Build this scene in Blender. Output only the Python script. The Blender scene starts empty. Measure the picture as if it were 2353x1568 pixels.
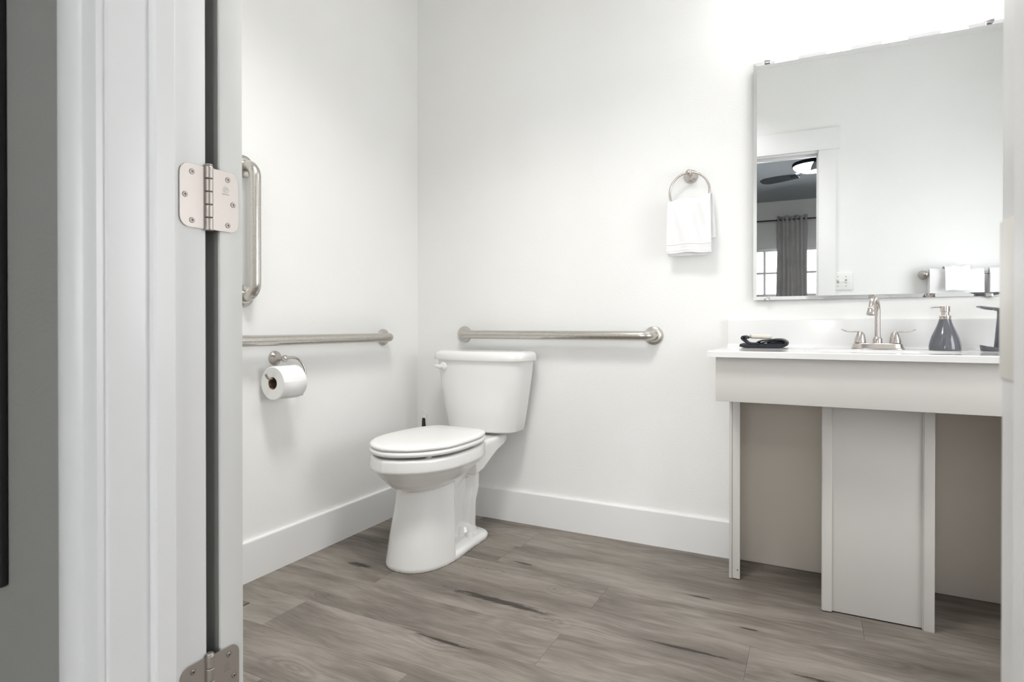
import bpy, bmesh, math, random
from mathutils import Vector, Matrix, noise
PI = math.pi
random.seed(7)
SC = bpy.context.scene
COL = SC.collection

# ------------------------------------------------------------------ camera, world, exposure
cam_d = bpy.data.cameras.new('camera'); cam = bpy.data.objects.new('camera', cam_d); COL.objects.link(cam)
cam.location = (1.789, -2.4315, 0.905)
cam.rotation_euler = (math.radians(90 - 0.266), 0, math.radians(27.22))
cam_d.sensor_width = 36.0; cam_d.lens = 36.0 * 1350.16 / 2353.0; cam_d.shift_y = -27.16 / 2353.0
cam_d.clip_start = 0.02
cam_d.dof.use_dof = True; cam_d.dof.focus_distance = 1.7; cam_d.dof.aperture_fstop = 9.0
SC.camera = cam
SC.view_settings.view_transform = 'Standard'; SC.view_settings.look = 'None'
SC.view_settings.gamma = 1.0; SC.view_settings.use_curve_mapping = False
SC.view_settings.exposure = 0.0
LAMP = 16.5         # radiance of the vanity light shades
CEILING_FILL = 18.0         # watts of the added ceiling fill light
WINDOW_FILL = 7.4          # radiance of the added glowing window in the unseen side wall
SKY = 11.5           # overcast daylight outside the bedroom windows
W = bpy.data.worlds.new('overcast_sky'); SC.world = W; W.use_nodes = True
bg = W.node_tree.nodes['Background']; bg.inputs[0].default_value = (0.94, 0.975, 1.0, 1); bg.inputs[1].default_value = SKY
SC.cycles.max_bounces = 12; SC.cycles.diffuse_bounces = 7; SC.cycles.glossy_bounces = 6
SC.cycles.sample_clamp_indirect = 8.0
SC.cycles.caustics_reflective = False; SC.cycles.caustics_refractive = False

# ------------------------------------------------------------------ materials
def mat(name, col, rough=0.5, metal=0.0, spec=0.5, coat=0.0, bump=None, sheen=0.0, var=0.0):
    """principled material; bump=(scale, distance, detail) fine relief; var = slight procedural tone variation"""
    m = bpy.data.materials.new(name); m.use_nodes = True
    n = m.node_tree.nodes; l = m.node_tree.links; b = n['Principled BSDF']
    b.inputs['Base Color'].default_value = (*col, 1); b.inputs['Roughness'].default_value = rough
    b.inputs['Metallic'].default_value = metal; b.inputs['Specular IOR Level'].default_value = spec
    b.inputs['Coat Weight'].default_value = coat; b.inputs['Coat Roughness'].default_value = 0.06
    b.inputs['Sheen Weight'].default_value = sheen
    tc = n.new('ShaderNodeTexCoord')
    if bump:
        nz = n.new('ShaderNodeTexNoise'); nz.inputs['Scale'].default_value = bump[0]; nz.inputs['Detail'].default_value = bump[2]
        bp = n.new('ShaderNodeBump'); bp.inputs['Strength'].default_value = 1.0; bp.inputs['Distance'].default_value = bump[1]
        l.new(tc.outputs['Object'], nz.inputs['Vector']); l.new(nz.outputs['Fac'], bp.inputs['Height']); l.new(bp.outputs['Normal'], b.inputs['Normal'])
    nv = n.new('ShaderNodeTexNoise'); nv.inputs['Scale'].default_value = 3.0; nv.inputs['Detail'].default_value = 3.0
    mp = n.new('ShaderNodeMapRange'); v = max(var, 0.01)
    mp.inputs[1].default_value = 0.3; mp.inputs[2].default_value = 0.7; mp.inputs[3].default_value = 1 - v; mp.inputs[4].default_value = 1 + v
    mx = n.new('ShaderNodeVectorMath'); mx.operation = 'SCALE'; mx.inputs[0].default_value = col
    l.new(tc.outputs['Object'], nv.inputs['Vector']); l.new(nv.outputs['Fac'], mp.inputs[0]); l.new(mp.outputs[0], mx.inputs['Scale']); l.new(mx.outputs[0], b.inputs['Base Color'])
    return m

def brushed(name, col, rough, stretch):
    """brushed metal: roughness and tiny relief streaked along one axis"""
    m = mat(name, col, rough, 1.0)
    n = m.node_tree.nodes; l = m.node_tree.links; b = n['Principled BSDF']
    tc = n.new('ShaderNodeTexCoord'); mp = n.new('ShaderNodeMapping'); mp.inputs['Scale'].default_value = stretch
    nz = n.new('ShaderNodeTexNoise'); nz.inputs['Scale'].default_value = 1.0; nz.inputs['Detail'].default_value = 2.0
    mr = n.new('ShaderNodeMapRange'); mr.inputs[3].default_value = rough - 0.025; mr.inputs[4].default_value = rough + 0.03
    l.new(tc.outputs['Object'], mp.inputs['Vector']); l.new(mp.outputs[0], nz.inputs['Vector']); l.new(nz.outputs['Fac'], mr.inputs[0]); l.new(mr.outputs[0], b.inputs['Roughness'])
    return m

def emit(name, col, s):
    m = bpy.data.materials.new(name); m.use_nodes = True; n = m.node_tree.nodes; l = m.node_tree.links
    n.remove(n['Principled BSDF']); e = n.new('ShaderNodeEmission'); e.inputs[0].default_value = (*col, 1); e.inputs[1].default_value = s
    l.new(e.outputs[0], n['Material Output'].inputs[0]); return m

def fabric(name, col, scale, dist, bump_detail=4):
    return mat(name, col, 0.95, 0, 0.1, bump=(scale, dist, bump_detail), sheen=0.3, var=0.05)

def wood_floor():
    m = bpy.data.materials.new('grey_wood_plank'); m.use_nodes = True
    n = m.node_tree.nodes; l = m.node_tree.links; b = n['Principled BSDF']
    def N(t, **k):
        x = n.new(t)
        for a, v in k.items(): setattr(x, a, v)
        return x
    def math_(op, a, bb=None, clamp=False):
        x = N('ShaderNodeMath', operation=op); x.use_clamp = clamp
        for i, v in enumerate((a, bb)):
            if v is None: continue
            if isinstance(v, (int, float)): x.inputs[i].default_value = v
            else: l.new(v, x.inputs[i])
        return x.outputs[0]
    def rng(v, a, bb, c, d):
        x = N('ShaderNodeMapRange'); x.interpolation_type = 'SMOOTHSTEP'
        for i, q in enumerate((a, bb, c, d)): x.inputs[i + 1].default_value = q
        l.new(v, x.inputs[0]); return x.outputs[0]
    tc = N('ShaderNodeTexCoord'); oi = N('ShaderNodeObjectInfo')
    off = N('ShaderNodeVectorMath', operation='SCALE'); off.inputs[0].default_value = (37.0, 19.0, 11.0); l.new(oi.outputs['Random'], off.inputs['Scale'])
    P = N('ShaderNodeVectorMath', operation='ADD'); l.new(tc.outputs['Object'], P.inputs[0]); l.new(off.outputs[0], P.inputs[1])
    # gentle warp so that the grain meanders
    wz = N('ShaderNodeTexNoise'); wz.inputs['Scale'].default_value = 2.2; wz.inputs['Detail'].default_value = 2; l.new(P.outputs[0], wz.inputs['Vector'])
    ws = N('ShaderNodeVectorMath', operation='SCALE'); ws.inputs['Scale'].default_value = 0.10
    wc = N('ShaderNodeVectorMath', operation='SUBTRACT'); wc.inputs[1].default_value = (0.5, 0.5, 0.5); l.new(wz.outputs['Color'], wc.inputs[0]); l.new(wc.outputs[0], ws.inputs[0])
    Q = N('ShaderNodeVectorMath', operation='ADD'); l.new(P.outputs[0], Q.inputs[0]); l.new(ws.outputs[0], Q.inputs[1])
    def noise_(sc, detail=3, rough=0.5, src=Q):
        mp = N('ShaderNodeMapping'); mp.inputs['Scale'].default_value = sc; l.new(src.outputs[0], mp.inputs['Vector'])
        z = N('ShaderNodeTexNoise'); z.inputs['Scale'].default_value = 1; z.inputs['Detail'].default_value = detail; z.inputs['Roughness'].default_value = rough
        l.new(mp.outputs[0], z.inputs['Vector']); return z.outputs['Fac']
    broad = noise_((1.6, 7.0, 1), 4, 0.6)
    mid = noise_((3.6, 34.0, 1), 6, 0.68)
    fine = noise_((14.0, 420.0, 1), 3, 0.6)
    # cathedral figure: contour bands of a stretched noise field
    fld = noise_((1.5, 7.5, 1), 1.2, 0.4)
    band = math_('SINE', math_('MULTIPLY', fld, 95.0))
    figm = rng(noise_((0.9, 5.0, 1), 2, 0.5, P), 0.47, 0.64, 0.0, 1.0)
    tone = math_('ADD', rng(broad, 0.27, 0.73, 0.0, 0.56), rng(mid, 0.22, 0.78, 0.05, 0.33))
    tone = math_('ADD', tone, rng(fine, 0.2, 0.8, -0.13, 0.17))
    tone = math_('ADD', tone, math_('MULTIPLY', math_('MULTIPLY', band, 0.085), figm))
    tone = math_('ADD', tone, math_('MULTIPLY', math_('SUBTRACT', oi.outputs['Random'], 0.5), 0.06))
    # scattered dark checks along the grain
    chk = rng(noise_((4.0, 30.0, 1), 5, 0.65), 0.66, 0.76, 0.0, 0.55)
    # the larger dark knots and cracks of the printed boards: (x, y, half length, half width, angle)
    marks = [(0.86, -0.735, 0.21, 0.019, -0.03), (0.255, -0.716, 0.055, 0.017, 0), (0.84, -1.024, 0.10, 0.006, -0.02),
             (1.47, -0.748, 0.12, 0.008, 0.02), (1.83, -0.74, 0.10, 0.009, 0.0), (0.80, -0.42, 0.04, 0.008, 0),
             (1.45, -0.40, 0.05, 0.007, 0.0), (1.62, -0.55, 0.03, 0.006, 0)]
    jag = noise_((16.0, 150.0, 1), 4, 0.75)
    total = chk
    for (x0, y0, a, w, ang) in marks:
        mp = N('ShaderNodeMapping', vector_type='TEXTURE'); mp.inputs['Location'].default_value = (x0, y0, 0); mp.inputs['Rotation'].default_value = (0, 0, ang); mp.inputs['Scale'].default_value = (a, w, 1)
        l.new(tc.outputs['Object'], mp.inputs['Vector'])
        ln = N('ShaderNodeVectorMath', operation='LENGTH'); l.new(mp.outputs[0], ln.inputs[0])
        core = rng(math_('ADD', ln.outputs['Value'], math_('MULTIPLY', math_('SUBTRACT', jag, 0.5), 2.6)), 0.6, 1.15, 0.92, 0.0)
        halo = rng(ln.outputs['Value'], 0.5, 3.2, 0.16, 0.0)
        total = math_('MAXIMUM', total, math_('MAXIMUM', core, halo))
    # growth rings round a few knots
    for (x0, y0, a, w, k_) in [(0.86, -1.03, 0.30, 0.062, 26.0), (1.06, -0.775, 0.13, 0.04, 20.0), (1.09, -0.565, 0.10, 0.04, 20.0), (0.33, -0.98, 0.09, 0.04, 20.0), (1.75, -0.93, 0.22, 0.05, 24.0), (0.62, -1.32, 0.2, 0.05, 24.0), (0.72, -0.52, 0.12, 0.035, 18.0), (1.9, -0.55, 0.2, 0.05, 22.0)]:
        mp = N('ShaderNodeMapping', vector_type='TEXTURE'); mp.inputs['Location'].default_value = (x0, y0, 0); mp.inputs['Scale'].default_value = (a, w, 1)
        vv = N('ShaderNodeVectorMath', operation='MULTIPLY_ADD'); vv.inputs[1].default_value = (0.35, 0.10, 0); l.new(wc.outputs[0], vv.inputs[0]); l.new(tc.outputs['Object'], vv.inputs[2])
        l.new(vv.outputs[0], mp.inputs['Vector']); ln = N('ShaderNodeVectorMath', operation='LENGTH'); l.new(mp.outputs[0], ln.inputs[0])
        sn = math_('SINE', math_('MULTIPLY', math_('POWER', ln.outputs['Value'], 0.75), k_))
        msk = rng(ln.outputs['Value'], 0.25, 1.25, 1.0, 0.0)
        tone = math_('ADD', tone, math_('MULTIPLY', math_('MULTIPLY', sn, msk), 0.085))
        tone = math_('ADD', tone, math_('MULTIPLY', msk, -0.07))
    ramp = N('ShaderNodeValToRGB'); l.new(math_('ADD', tone, 0.0, True), ramp.inputs[0])
    e = ramp.color_ramp.elements
    e[0].position = 0.0; e[0].color = (0.082, 0.070, 0.059, 1); e[1].position = 1.0; e[1].color = (0.345, 0.312, 0.275, 1)
    k = e.new(0.42); k.color = (0.172, 0.151, 0.130, 1); k2 = e.new(0.7); k2.color = (0.250, 0.223, 0.194, 1)
    mx = N('ShaderNodeMix', data_type='RGBA'); l.new(total, mx.inputs['Factor']); l.new(ramp.outputs[0], mx.inputs[6]); mx.inputs[7].default_value = (0.030, 0.024, 0.020, 1)
    l.new(mx.outputs[2], b.inputs['Base Color'])
    b.inputs['Specular IOR Level'].default_value = 0.35
    l.new(rng(mid, 0.2, 0.8, 0.55, 0.42), b.inputs['Roughness'])
    bp = N('ShaderNodeBump'); bp.inputs['Distance'].default_value = 0.0003; l.new(math_('ADD', fine, math_('MULTIPLY', mid, 0.6)), bp.inputs['Height']); l.new(bp.outputs[0], b.inputs['Normal'])
    return m

M = {}
M['wall'] = mat('wall_paint_white', (0.87, 0.872, 0.86), 0.55, spec=0.3, bump=(170, 0.0006, 3), var=0.006)
M['bedwall'] = mat('wall_paint_grey', (0.84, 0.85, 0.84), 0.6, spec=0.3, bump=(170, 0.0006, 3))
M['ceil'] = mat('ceiling_paint', (0.90, 0.90, 0.895), 0.7, spec=0.2)
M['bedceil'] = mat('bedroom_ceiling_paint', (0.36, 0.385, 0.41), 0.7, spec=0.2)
M['trim'] = mat('trim_paint', (0.83, 0.83, 0.83), 0.32, spec=0.5, bump=(60, 0.00008, 2))
M['door'] = mat('door_paint', (0.74, 0.74, 0.72), 0.4, bump=(80, 0.00015, 3))
M['porc'] = mat('white_porcelain', (0.83, 0.83, 0.82), 0.10, spec=0.5, coat=0.3)
M['plastic'] = mat('white_plastic', (0.84, 0.84, 0.83), 0.22, spec=0.5)
M['counter'] = mat('cultured_marble', (0.80, 0.80, 0.80), 0.10, spec=0.5)
M['cab'] = mat('cabinet_paint', (0.655, 0.635, 0.61), 0.4, spec=0.4, bump=(90, 0.0001, 2))
M['steel'] = brushed('brushed_stainless', (0.56, 0.535, 0.50), 0.27, (700, 700, 700))
M['nickel'] = brushed('brushed_nickel', (0.56, 0.52, 0.49), 0.25, (900, 900, 90))
M['hinge'] = brushed('satin_nickel', (0.50, 0.46, 0.43), 0.46, (1500, 1500, 30))
M['strike'] = mat('worn_strike_plate', (0.82, 0.80, 0.76), 0.5, 0.6)
M['pump'] = brushed('pump_nickel', (0.60, 0.55, 0.51), 0.2, (200, 200, 20))
M['screwdark'] = mat('screw_slot', (0.02, 0.018, 0.016), 0.5)
M['stamp'] = mat('stamp_grey', (0.36, 0.34, 0.32), 0.5, 0.6)
M['mirror'] = mat('mirror_silver', (0.90, 0.92, 0.925), 0.0, 1.0)
M['clip'] = mat('clip_metal', (0.55, 0.54, 0.53), 0.2, 1.0)
M['greycer'] = mat('grey_ceramic', (0.125, 0.13, 0.148), 0.12, spec=0.5, coat=0.3)
M['cloth'] = fabric('charcoal_terry', (0.030, 0.033, 0.038), 900, 0.0012)
M['towel'] = fabric('white_terry', (0.85, 0.85, 0.855), 700, 0.0010)
M['soap'] = mat('cream_soap', (0.80, 0.74, 0.66), 0.45, spec=0.4)
M['tp'] = fabric('tissue_paper', (0.88, 0.88, 0.875), 300, 0.0003)
M['card'] = mat('brown_card', (0.24, 0.16, 0.11), 0.85, spec=0.2, bump=(400, 0.0002, 2))
M['black'] = mat('black_matte', (0.008, 0.008, 0.009), 0.5)
M['rubber'] = mat('black_grip', (0.012, 0.012, 0.013), 0.55)
M['brushwhite'] = mat('white_handle', (0.75, 0.75, 0.74), 0.3)
M['gasket'] = mat('dark_grey_strip', (0.19, 0.19, 0.18), 0.7)  # colour of the painted shade between door and jamb
M['vent'] = mat('bronze_vent', (0.20, 0.165, 0.125), 0.4, 0.6)
M['curtain'] = mat('grey_linen', (0.62, 0.61, 0.61), 0.9, spec=0.1, bump=(260, 0.0015, 4), var=0.12)
M['fan'] = mat('fan_charcoal', (0.035, 0.038, 0.045), 0.75, spec=0.15)
M['switch'] = mat('switch_plastic', (0.84, 0.84, 0.82), 0.3)
M['floor'] = wood_floor()
M['carpet'] = fabric('pale_carpet', (0.55, 0.53, 0.50), 300, 0.004)
M['sub'] = mat('subfloor', (0.04, 0.035, 0.03), 0.9)
M['lamp'] = emit('lit_frosted_shade', (1.0, 0.985, 0.965), LAMP)
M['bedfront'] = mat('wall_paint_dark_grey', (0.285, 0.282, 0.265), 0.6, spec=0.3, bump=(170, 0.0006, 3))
M['frost'] = emit('daylit_frosted_glass', (0.97, 0.985, 1.0), WINDOW_FILL)
M['cabback'] = mat('cabinet_back_paint', (0.74, 0.68, 0.61), 0.5, spec=0.3)
M['fanlamp'] = emit('lit_fan_lens', (1.0, 0.97, 0.93), 75.0)
def pane_mat():
    m = bpy.data.materials.new('window_glass'); m.use_nodes = True; n = m.node_tree.nodes; l = m.node_tree.links
    n.remove(n['Principled BSDF']); t = n.new('ShaderNodeBsdfTransparent'); g = n.new('ShaderNodeBsdfGlossy'); g.inputs['Roughness'].default_value = 0.02
    f = n.new('ShaderNodeFresnel'); f.inputs[0].default_value = 1.45; x = n.new('ShaderNodeMixShader')
    l.new(f.outputs[0], x.inputs[0]); l.new(t.outputs[0], x.inputs[1]); l.new(g.outputs[0], x.inputs[2]); l.new(x.outputs[0], n['Material Output'].inputs[0]); return m
M['pane'] = pane_mat()

# ------------------------------------------------------------------ mesh helpers
def B(): return bmesh.new()
def box(bm, x0, x1, y0, y1, z0, z1, bev=0.0, seg=2):
    r = bmesh.ops.create_cube(bm, size=1.0)
    for v in r['verts']:
        v.co = Vector(((x0 + x1) / 2 + v.co.x * (x1 - x0), (y0 + y1) / 2 + v.co.y * (y1 - y0), (z0 + z1) / 2 + v.co.z * (z1 - z0)))
    if bev > 0:
        es = list({e for v in r['verts'] for e in v.link_edges})
        bmesh.ops.bevel(bm, geom=es, offset=bev, segments=seg, profile=0.5, affect='EDGES')
def loft(bm, rings, cap=True, closed=True):
    """rings: list of equal-length lists of points"""
    vr = [[bm.verts.new(p) for p in r] for r in rings]
    n = len(vr[0])
    for a, b in zip(vr, vr[1:]):
        for i in range(n if closed else n - 1):
            j = (i + 1) % n
            try: bm.faces.new((a[i], a[j], b[j], b[i]))
            except ValueError: pass
    if cap:
        bm.faces.new(list(reversed(vr[0]))); bm.faces.new(vr[-1])
    return vr
def lathe(bm, prof, mtx=None, seg=40, cap=True):
    """prof: (radius, height) pairs turned about local z"""
    mtx = mtx or Matrix()
    loft(bm, [[mtx @ Vector((max(r, 1e-5) * math.cos(2 * PI * i / seg), max(r, 1e-5) * math.sin(2 * PI * i / seg), h)) for i in range(seg)] for r, h in prof], cap)
def axis(o, d, up=(0, 0, 1)):
    """matrix with local z along d at o"""
    q = Vector(d).normalized().to_track_quat('Z', 'Y'); return Matrix.Translation(o) @ q.to_matrix().to_4x4()
def tube(bm, pts, r, seg=16, cap=True, sx=1.0):
    pts = [Vector(p) for p in pts]; n = len(pts); rr = r if isinstance(r, (list, tuple)) else [r] * n
    T = []
    for i in range(n):
        t = (pts[min(i + 1, n - 1)] - pts[max(i - 1, 0)]).normalized(); T.append(t)
    ref = Vector((0, 0, 1)) if abs(T[0].z) < 0.9 else Vector((1, 0, 0))
    u = (ref - T[0] * ref.dot(T[0])).normalized(); rings = []
    for i in range(n):
        u = (u - T[i] * u.dot(T[i])).normalized(); v = T[i].cross(u)
        rings.append([pts[i] + (u * math.cos(2 * PI * k / seg) * sx + v * math.sin(2 * PI * k / seg)) * rr[i] for k in range(seg)])
    loft(bm, rings, cap)
def spline(ctrl, n=40):
    """Catmull-Rom through control points (tuples of any length)"""
    P = [Vector(c) for c in ctrl]; P = [P[0] * 2 - P[1]] + P + [P[-1] * 2 - P[-2]]; out = []
    m = len(ctrl) - 1
    for i in range(n + 1):
        t = i / n * m; k = min(int(t), m - 1); f = t - k; a, b, c, d = P[k:k + 4]
        out.append(0.5 * ((2 * b) + (c - a) * f + (2 * a - 5 * b + 4 * c - d) * f * f + (3 * b - a - 3 * c + d) * f ** 3))
    return out
def obj(name, bm, m, parent=None, smooth=True, angle=0.6, label=None):
    bmesh.ops.recalc_face_normals(bm, faces=bm.faces)
    me = bpy.data.meshes.new(name); bm.to_mesh(me); bm.free()
    o = bpy.data.objects.new(name, me); COL.objects.link(o)
    if m: me.materials.append(m)
    if smooth:
        for p in me.polygons: p.use_smooth = True
        me.set_sharp_from_angle(angle=angle)
    if parent is not None: o.parent = parent
    if label: o['label'] = label
    return o
def thing(name, label, cat, loc=(0, 0, 0), rz=0.0, group=None):
    o = bpy.data.objects.new(name, None); COL.objects.link(o); o.empty_display_size = 0.05
    o.location = loc; o.rotation_euler = (0, 0, rz); o['label'] = label; o['category'] = cat
    if group: o['group'] = group
    return o
def tag(o, label, cat, group=None):
    o['label'] = label; o['category'] = cat
    if group: o['group'] = group
    return o
def struct(o, label=None, cat=None):
    o['kind'] = 'structure'
    if label: o['label'] = label
    if cat: o['category'] = cat
    return o
def copy_of(o, loc, parent=None):
    c = o.copy(); COL.objects.link(c); c.location = loc
    if parent is not None: c.parent = parent
    return c

# ------------------------------------------------------------------ dimensions of the room
RX = 3.15                 # right wall
YE = -1.951               # bathroom face of the entry wall
YB = -2.067               # bedroom face of the entry wall
XL, XR = 1.112, 1.896     # door jambs
HD = 2.045                # head of the opening
ZC = 2.65                 # ceiling
BX0, BX1, BY = -1.6, 4.2, -6.6

# ------------------------------------------------------------------ structure
bm = B(); box(bm, -0.12, RX + 0.12, -0.0, 0.12, -0.01, ZC)
struct(obj('wall_back', bm, M['wall'], smooth=False), 'white textured bathroom wall behind the toilet and vanity', 'wall')
bm = B(); box(bm, -0.12, 0.0, YE - 0.0, 0.0, -0.01, ZC)
struct(obj('wall_left', bm, M['wall'], smooth=False), 'white side wall carrying grab bars and toilet paper holder', 'wall')
bm = B(); FW = (-1.50, -0.66, 0.72, 1.75)
box(bm, RX, RX + 0.12, YE, FW[0], -0.01, ZC); box(bm, RX, RX + 0.12, FW[1], 0.0, -0.01, ZC); box(bm, RX, RX + 0.12, FW[0], FW[1], -0.01, FW[2]); box(bm, RX, RX + 0.12, FW[0], FW[1], FW[3], ZC)
struct(obj('wall_right', bm, M['wall'], smooth=False), 'white bathroom wall beyond the right end of the vanity', 'wall')
def wall_with_opening(name, y0, y1, m, lab):
    bm = B()
    box(bm, BX0, XL - 0.018, y0, y1, -0.01, ZC); box(bm, XR + 0.018, BX1, y0, y1, -0.01, ZC); box(bm, XL - 0.018, XR + 0.018, y0, y1, HD + 0.018, ZC)
    return struct(obj(name, bm, m, smooth=False), lab, 'wall')
YM = (YE + YB) / 2
wall_with_opening('wall_entry', YM, YE, M['wall'], 'white entry wall with doorway, seen in the mirror')
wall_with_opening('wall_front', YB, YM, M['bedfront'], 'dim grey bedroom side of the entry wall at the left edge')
# bedroom shell with two window openings
WZ0, WZ1 = 0.66, 2.0
WIN = [(0.70, 1.75), (1.93, 3.6)]
bm = B()
box(bm, BX0 - 0.12, WIN[0][0], BY - 0.14, BY, -0.01, ZC); box(bm, WIN[0][1], WIN[1][0], BY - 0.14, BY, -0.01, ZC); box(bm, WIN[1][1], BX1 + 0.12, BY - 0.14, BY, -0.01, ZC)
for a, b_ in WIN:
    box(bm, a, b_, BY - 0.14, BY, -0.01, WZ0); box(bm, a, b_, BY - 0.14, BY, WZ1, ZC)
struct(obj('wall_far', bm, M['bedwall'], smooth=False), 'grey bedroom wall with bright windows, seen in the mirror', 'wall')
bm = B(); box(bm, BX0 - 0.12, BX0, BY, YB, -0.01, ZC)
struct(obj('wall_bedroom_left', bm, M['bedwall'], smooth=False), 'grey side wall of the bedroom, left', 'wall')
bm = B(); box(bm, BX1, BX1 + 0.12, BY, YB, -0.01, ZC)
struct(obj('wall_bedroom_right', bm, M['bedwall'], smooth=False), 'grey side wall of the bedroom, right', 'wall')
bm = B(); box(bm, -0.12, RX + 0.12, YM, 0.12, ZC, ZC + 0.1)
struct(obj('ceiling', bm, M['ceil'], smooth=False), 'white bathroom ceiling', 'ceiling')
bm = B(); box(bm, BX0 - 0.12, BX1 + 0.12, BY - 0.14, YM, ZC, ZC + 0.1)
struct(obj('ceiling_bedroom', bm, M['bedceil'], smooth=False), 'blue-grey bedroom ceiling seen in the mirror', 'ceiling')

fw = struct(thing('window_3', 'frosted daylit bathroom window in the right wall', 'window', (RX, (FW[0] + FW[1]) / 2, FW[2])))
bm = B(); hy = (FW[1] - FW[0]) / 2; hz = FW[3] - FW[2]
for q in ((-hy, -hy + 0.045, 0, hz), (hy - 0.045, hy, 0, hz), (-hy + 0.045, hy - 0.045, 0, 0.045), (-hy + 0.045, hy - 0.045, hz - 0.045, hz)): box(bm, 0.02, 0.09, q[0], q[1], q[2], q[3], 0.003)
obj('window_frame', bm, M['trim'], fw)
bm = B(); box(bm, 0.05, 0.056, -hy + 0.045, hy - 0.045, 0.045, hz - 0.045); obj('pane', bm, M['frost'], fw, smooth=False)  # glowing pane added out of view to light the room from the side

# floor: dark underlay with individual boards
PT = 0.006
bm = B(); box(bm, 0, RX, YB, 0, -0.06, -PT)
floor = struct(obj('floor', bm, M['sub'], smooth=False), 'grey-brown wood-look plank floor', 'floor')
bm = B(); box(bm, BX0, BX1, BY, YB, -0.06, 0.0)
struct(obj('floor_bedroom', bm, M['carpet'], smooth=False), 'pale bedroom carpet outside the doorway', 'floor')
def plank(x0, x1, y0, y1):
    g = 0.0002; c = 0.0004; bm = B()
    x0 += g; x1 -= g; y0 += g; y1 -= g
    loft(bm, [[(x0, y0, -PT), (x1, y0, -PT), (x1, y1, -PT), (x0, y1, -PT)], [(x0, y0, -c), (x1, y0, -c), (x1, y1, -c), (x0, y1, -c)],
              [(x0 + c, y0 + c, 0), (x1 - c, y0 + c, 0), (x1 - c, y1 - c, 0), (x0 + c, y1 - c, 0)]])
    obj('plank', bm, M['floor'], floor, smooth=False)
PW, PL = 0.1847, 1.22
row_joint = {2: 1.155, 3: 0.41, 4: 1.127, 5: 0.302, 0: 0.72, 1: 1.92, 6: 0.85, 7: 1.75, 8: 0.6, 9: 1.3, 10: 0.2}
ytop = -0.461 + 3 * PW
for k in range(0, 24):
    yb = min(0.0, ytop - k * PW); ya = ytop - (k + 1) * PW
    if ya > 0: continue
    if yb <= YB + 0.01: break
    ya = max(ya, YB); lo, hi = 0.0, RX
    j = row_joint.get(k - 1, random.uniform(0, PL))
    xs = [lo] + [x for x in (j + (q - 4) * PL for q in range(9)) if lo + 0.02 < x < hi - 0.02] + [hi]
    for a, b_ in zip(xs, xs[1:]):
        plank(a, b_, ya, yb)
    if k > 14: break

# baseboards, 5 1/2 inch
def baseboard(name, pts, lab):
    """pts: the wall line, the board grows to the room side given by the profile normal"""
    (ax, ay), (bx_, by_), (nx, ny) = pts
    prof = [(0, 0), (0.0135, 0), (0.0135, 0.139), (0.0120, 0.1425), (0.0085, 0.144), (0, 0.144)]
    bm = B(); loft(bm, [[(x + nx * d, y + ny * d, z) for d, z in prof] for x, y in ((ax, ay), (bx_, by_))])
    return struct(obj(name, bm, M['trim'], angle=0.4), lab, 'baseboard')
baseboard('baseboard_left', ((0, YE), (0, 0), (1, 0)), 'white baseboard along the left wall')
baseboard('baseboard_back', ((0.0, 0), (1.505, 0), (0, -1)), 'white baseboard between toilet and vanity')
baseboard('baseboard_entry', ((RX, YE), (2.01, YE), (0, 1)), 'white baseboard along the entry wall')
baseboard('baseboard_right', ((RX, YE), (RX, 0), (-1, 0)), 'white baseboard along the right wall')

# door lining: jambs with stops, plain casing on the bath side, moulded casing on the bedroom side
def jamb(name, s, lab):
    x = XL if s < 0 else XR; o = B()
    box(o, *sorted((x, x + s * 0.018)), YB, YE - 0.0016, 0, HD + 0.018, 0.0015)
    j = struct(obj(name, o, M['trim']), lab, 'door frame')
    b2 = B()
    pr = [(0, YB + 0.044), (-s * 0.0085, YB + 0.044), (-s * 0.0105, YB + 0.046), (-s * 0.0105, YE - 0.0485), (-s * 0.009, YE - 0.047), (0, YE - 0.047)]
    if s > 0: pr = [(0, YB + 0.044), (-0.004, YB + 0.044), (-0.0055, YB + 0.0455), (-0.0055, YE - 0.0505), (-0.004, YE - 0.049), (0, YE - 0.049)]
    loft(b2, [[(x + d, y, z) for d, y in pr] for z in (0.0, HD - 0.0)])
    obj('door_stop', b2, M['trim'], j, angle=0.4)
    return j
jl = jamb('trim_1', -1, 'white left door jamb with stop, holding the hinges')
jr = jamb('trim_2', 1, 'white right door jamb at the right edge with strike plate')
bm = B(); box(bm, XL - 0.018, XR + 0.018, YB, YE, HD, HD + 0.018, 0.001)
jh = struct(obj('trim_3', bm, M['trim']), 'white head jamb of the doorway', 'door frame')
bm = B(); box(bm, XL, XR, YB + 0.044, YE - 0.04, HD - 0.0105, HD, 0.0015); obj('door_stop', bm, M['trim'], jh)
# strike plate on the right jamb
bm = B(); box(bm, XR - 0.0009, XR + 0.001, YE - 0.040, YE + 0.0002, 0.872, 0.972, 0.0004)
st = obj('strike_plate', bm, M['strike'], jr, label='nickel strike plate on the jamb')
def moulded_casing(name, s, lab):
    x = (XL if s < 0 else XR) + s * 0.006; prof = [(0, 0), (0, 0.0085), (0.004, 0.0100), (0.020, 0.0108), (0.0215, 0.0125), (0.026, 0.0160), (0.034, 0.0182), (0.045, 0.0186), (0.056, 0.0172), (0.066, 0.0140), (0.074, 0.0095), (0.0785, 0.0060), (0.081, 0.0050), (0.083, 0)]
    bm = B(); loft(bm, [[(x + s * a, YB - h, z) for a, h in prof] for z in (0.0, HD + 0.09)])
    return struct(obj(name, bm, M['trim'], angle=0.9), lab, 'door casing')
moulded_casing('trim_4', -1, 'white moulded casing beside the grey bedroom wall')
moulded_casing('trim_5', 1, 'white moulded casing of the doorway, right of the frame')
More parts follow.
